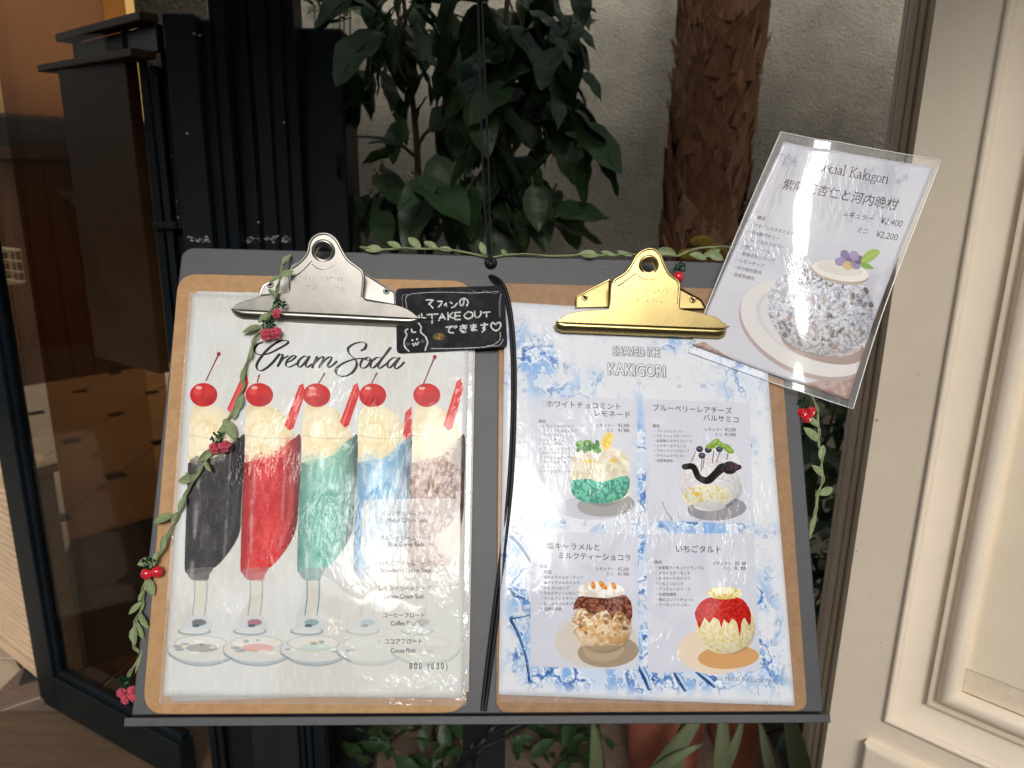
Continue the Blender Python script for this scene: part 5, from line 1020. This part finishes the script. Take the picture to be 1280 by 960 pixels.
# white tube round the film, edge glints put into its colour
def kf(u, v, off=0): return cs[0].lerp(cs[1], u).lerp(cs[3].lerp(cs[2], u), v)+Vector((0, 0, ridge(u, v)+off))
ring = [kf(k/20, 0) for k in range(21)]+[kf(1, k/20) for k in range(1, 21)]+[kf(1-k/20, 1) for k in range(1, 21)]+[kf(0, 1-k/20) for k in range(1, 20)]
M_RIM = mat('glint-white film edge', (.85, .85, .86), .12, coat=.5, spec=.8)
MB().tube(ring+[ring[0]], .00042, 6, False).build('film_edge', M_RIM, kc, smooth=True)
# ------------------------------------------------------------------ chalk sign
cb = [B(494, 357.5, .012), B(630.5, 356, .012), B(634.5, 433, .012), B(495, 440, .012)]
t = T('chalkboard_sign', 'small black takeout chalkboard with a drawn rabbit tucked under the silver clip', 'sign', (cb[0]+cb[2])/2, M=BM)
o_ = []
for i in range(4):
    p, a, b = cb[3-i], cb[(3-i+1) % 4], cb[(3-i-1) % 4]; u0 = (a-p).normalized(); u1 = (b-p).normalized()
    for k in range(6): q = k/5; v = (p+u0*.004)*(1-q)**2+p*2*q*(1-q)+(p+u1*.004)*q*q; o_.append(v)
# keep it under the jaw: lower the left end
def chh(p): k = (p.x-cb[0].x)/(cb[1].x-cb[0].x); return Vector((p.x, p.y, .0068+.004*k))
mb = MB().prism([chh(p)-Vector((0, 0, .0028)) for p in o_], (0, 0, .0028)); mb.build('slate', mat('black slate edge', (.02, .02, .022), .6), t, bevel=.0006)
Hc = homog([(495, 357), (630, 356), (634, 434), (496, 440)], [(0, 0), (1, 0), (1, 1), (0, 1)])
face = [chh(p)+Vector((0, 0, .0002)) for p in o_]; cen = sum(face, Vector())/len(face); face = [cen+(p-cen)*.985 for p in face]
def topx(p):                                          # board point -> photo pixel
    c = W.T@(np.array(BW(p))-np.array([0, 0, H])); return 640+F*c[0]/c[2], 480+F*c[1]/c[2]
mb = MB(); mb.add([cen]+face, [(0, k+1, (k+1) % len(face)+1) for k in range(len(face))])
mb.uv = []
for p in [cen]+face: x, y = topx(Vector((p.x, p.y, .012))); q = Hc@np.array([x, y, 1]); q /= q[2]; mb.uv.append((q[0], 1-q[1]))
mb.build('chalk_drawing', image_mat('chalk drawing print', IMG_CHALK), t)
# ------------------------------------------------------------------ cords
def cord(name, label, paths, r, cat='cord', base=None):
    b = BW(paths[0][0]) if base is None else base
    t = T(name, label, cat, b); out = []
    for P_ in paths: MB().tube([Vector(p) for p in smooth_path([tuple(BW(q)) for q in P_], 5)], r, 8).build('strand', M_BLACK, t, smooth=True)
    return t
t = cord('hanging_cable', 'black doubled cord hanging from above and threaded through the board hole', [
    [B(613, 329, .004), B(611, 318, .006), B(609, 300, .002), B(606, 260, -.01), B(603, 200, -.03), B(600, 100, -.05), B(596, -60, -.08)],
    [B(615, 329, .003), B(614, 318, .006), B(612, 298, .001), B(612, 255, -.012), B(610, 190, -.03), B(606, 100, -.05), B(600, -60, -.08)]], .0010)
MB().torus(BW(B(613.5, 328, .003)), .0028, .0020, BN, 16, 8).ball(BW(B(613.5, 330, .003)), .0034, 10, 8).build('knot', M_BLACK, t, smooth=True)
cord('curving_cable', 'thick black cord curving down between the two clipboards', [
    [B(611, 346, -.002), B(616, 345.5, .006), B(626, 352, .012), B(634, 368, .013), B(640, 400, .012), B(643.5, 450, .009), B(643.5, 520, .008), B(640, 600, .007), B(632, 680, .006), B(623, 760, .005), B(614, 830, .004), B(608, 875, .003), B(606, 889, .004)],
    [B(612, 348, -.002), B(617, 349, .005), B(625, 356, .009), B(632, 372, .010), B(637.5, 402, .009), B(640, 450, .006), B(640, 520, .006), B(636, 600, .0065), B(628, 680, .005), B(618, 760, .004), B(609, 830, .003), B(604, 875, .003), B(603, 889, .004)]], .0014)
q = D(596, 934, .52)
t = T('tied_cable', 'black cable tied in a knot under the ledge', 'cable', q)
def cab(P_, r=.0022): MB().tube([Vector(p) for p in smooth_path([tuple(D(x, y, Y)) for x, y, Y in P_], 5)], r, 7).build('strand', M_BLACK, t, smooth=True)
cab([(604, 893, .50), (612, 905, .515), (600, 930, .52), (580, 945, .52), (565, 975, .53)]); cab([(690, 900, .56), (650, 903, .53), (615, 918, .515), (597, 934, .51), (578, 955, .52), (570, 985, .54)]); cab([(625, 898, .52), (612, 915, .51), (598, 938, .52), (592, 965, .52), (588, 990, .52)]); cab([(720, 905, .57), (670, 903, .54), (625, 925, .52), (598, 936, .515), (590, 950, .52)], .0018)
MB().torus(q, .005, .0024, (.6, -.4, .3), 14, 7).torus(q+Vector((.001, -.003, .002)), .0042, .0022, (-.3, -.4, .8), 14, 7).build('knot', M_BLACK, t, smooth=True)
# ------------------------------------------------------------------ flower garlands
def vleaf(par, p, d, L0, w0, roll=0.):
    p, d = Vector(p), Vector(d).normalized(); sd = d.cross(Vector((0, 0, 1))).normalized(); nn = sd.cross(d)
    sd = (sd*math.cos(roll)+nn*math.sin(roll)); nn = sd.cross(d)
    def f(a, b): s_ = (a-.5)*2; wv = w0*math.sin(math.pi*min(1, b*.97+.02))**.75/2; return p+d*b*L0+sd*s_*wv+nn*(abs(s_)*wv*.35-L0*.18*b*b+.0002*math.sin(b*25))
    return MB().grid(f, 4, 7).build('leaf', M_VLEAF, par, smooth=True)
def rose(c, r, par, m_):
    mb = MB(); c = Vector(c)
    for k in range(3):
        rr = r*(1-.28*k); mb.tube([c+Vector((rr*.8*math.cos(a*.7+k), rr*.8*math.sin(a*.7+k), r*.35*k+.15*r*math.sin(a*2))) for a in range(0, 9)], r*.26, 6)
    mb.ball(c+Vector((0, 0, r*.3)), r*.5, 8, 6); return mb.build('ribbon_rose', m_, par, smooth=True)
def cluster(par, px, py, h, kind, r=.0045, n=2, top=True):
    c = B(px, py, h); k_ = MB()
    rq = random.Random(int(px)); g = MB()
    gc = c+Vector((-.002, .0075, .001))
    for i in range(34): a = rq.random()*6.28; d = rq.random()**.5*.0050; g.ball(gc+Vector((d*math.cos(a), d*math.sin(a)*.9, rq.uniform(-.001, .0025))), rq.uniform(.0006, .0011), 5, 3)
    go = g.build('glitter_tuft', M_GLIT, par); sub(par, go)
    offs = [(-.0035, 0), (.0035, .0012), (0, -.0042), (.006, -.003)][:n]
    for i, (a, b) in enumerate(offs):
        if kind == 'bead': MB().ball(c+Vector((a, b, 0)), r, 14, 10, (1, 1, .9)).build('bead', M_RED, go, smooth=True)
        else: rose(c+Vector((a, b, 0)), r, go, M_PINK if kind == 'pink' else M_RED)
def garland(label, path, hs, leaves, clusters, r=.0009):
    P3 = [B(x, y, hh) for (x, y), hh in zip(path, hs)]; t = T('flower_garland', label, 'garland', P3[0], 'artificial garlands on the menu board', BM)
    Sm = smooth_path([tuple(p) for p in P3], 4)
    MB().tube([Vector(p) for p in Sm], r, 7).build('stem', M_VINE, t, smooth=True)
    MB().tube([Vector(p)+Vector((.0014*math.cos(i*.9), 0, .0014*math.sin(i*.9)+.0006)) for i, p in enumerate(Sm)], r*.6, 6).build('twisted_stem', M_VINE, t, smooth=True)
    for (x0, y0, x1, y1, hh, wf) in leaves: a = B(x0, y0, hh); b = B(x1, y1, hh+.002); vleaf(t, a, b-a, (b-a).length, (b-a).length*wf, random.uniform(-.5, .5))
    for c_ in clusters: cluster(t, *c_)
    return t
gp = [(362, 318), (353, 335), (349, 352), (346, 370), (340, 388), (331, 406), (319, 424), (311, 445), (306, 468), (303, 488), (294, 508), (284, 526), (275, 545), (262, 568), (246, 594), (229, 626), (219, 652), (206, 680), (195, 700), (185, 716), (180, 738), (177, 760), (169, 782), (167, 806), (175, 818), (165, 838), (157, 856)]
gh = [.004, .020, .024, .018, .017, .014, .012, .011, .010, .010, .010, .010, .010, .010, .010, .009, .009, .008, .008, .006, .004, .002, 0, -.001, -.002, -.003, -.004]
lv = [(328, 408, 302, 413, .013, .42), (338, 392, 322, 402, .016, .5), (345, 372, 336, 360, .022, .5), (350, 345, 336, 352, .024, .5), (350, 345, 366, 338, .026, .5), (353, 330, 362, 318, .02, .6), (316, 430, 312, 448, .012, .3), (307, 458, 300, 478, .011, .35), (303, 492, 298, 512, .011, .4), (296, 506, 292, 524, .011, .4), (280, 524, 294, 547, .012, .5), (283, 528, 272, 545, .012, .35), (268, 560, 248, 577, .011, .4), (256, 575, 262, 590, .011, .4), (246, 594, 222, 603, .011, .45), (238, 604, 232, 590, .012, .3), (232, 620, 222, 640, .010, .45), (219, 643, 190, 652, .010, .42), (214, 652, 222, 640, .011, .35), (206, 668, 202, 690, .010, .35), (198, 688, 190, 708, .009, .4), (192, 698, 171, 706, .008, .5), (183, 722, 191, 744, .006, .5), (180, 738, 172, 752, .004, .35), (177, 752, 160, 768, .004, .35), (175, 765, 183, 786, .003, .45), (169, 782, 166, 806, .001, .6), (172, 778, 178, 800, .001, .4), (178, 812, 168, 842, 0, .12)]
garland('trailing vine garland with pink and red fruit hanging down the left clipboard', gp, gh, lv, [(339, 418, .014, 'pink', .0048, 2), (352, 392, .018, 'pink', .0036, 1), (275, 560, .012, 'pink', .0046, 2), (190, 717, .008, 'bead', .0044, 2), (158, 866, -.002, 'pink', .0034, 4)])
tp = [(450, 309), (470, 312), (500, 311), (530, 311), (560, 312), (590, 317), (612, 322), (640, 318), (690, 320), (725, 319), (760, 319), (785, 318), (812, 319), (845, 320), (856, 316), (875, 310), (900, 309), (920, 311), (950, 330)]
garland('vine garland along the board top with one red bead beside the gold clip', tp, [.002]*len(tp), [(478, 312, 456, 310, .003, .5), (502, 311, 484, 301, .002, .45), (526, 310, 510, 296, .002, .5), (547, 311, 530, 301, .002, .45), (566, 313, 548, 309, .003, .4), (607, 318, 600, 302, .004, .5), (633, 318, 627, 312, .003, .7), (748, 320, 724, 315, .003, .5), (770, 320, 752, 313, .003, .3), (790, 320, 772, 313, .003, .3), (845, 318, 822, 312, .001, .5), (862, 318, 884, 322, .003, .5), (884, 316, 905, 324, .003, .5), (900, 312, 880, 320, .003, .4)],
        [(853, 346, .006, 'bead', .0046, 1)])
sp_ = [(1005, 470), (1014, 492), (1021, 512), (1023, 530), (1023, 548), (1026, 566), (1027, 582), (1028, 598), (1023, 618), (1018, 640), (1013, 662), (1011, 674)]
garland('vine garland hanging beside the right edge of the board with dark red roses', sp_, [-.002]*len(sp_), [(1024, 534, 1008, 520, -.001, .5), (1023, 552, 1007, 534, -.001, .5), (1025, 574, 1030, 556, -.001, .45), (1027, 595, 1017, 581, -.001, .6), (1024, 618, 1042, 610, -.001, .55), (1019, 640, 1024, 612, -.002, .2), (1012, 672, 1022, 640, -.002, .14)],
        [(1008, 516, 0, 'red', .0040, 3)], .0008)
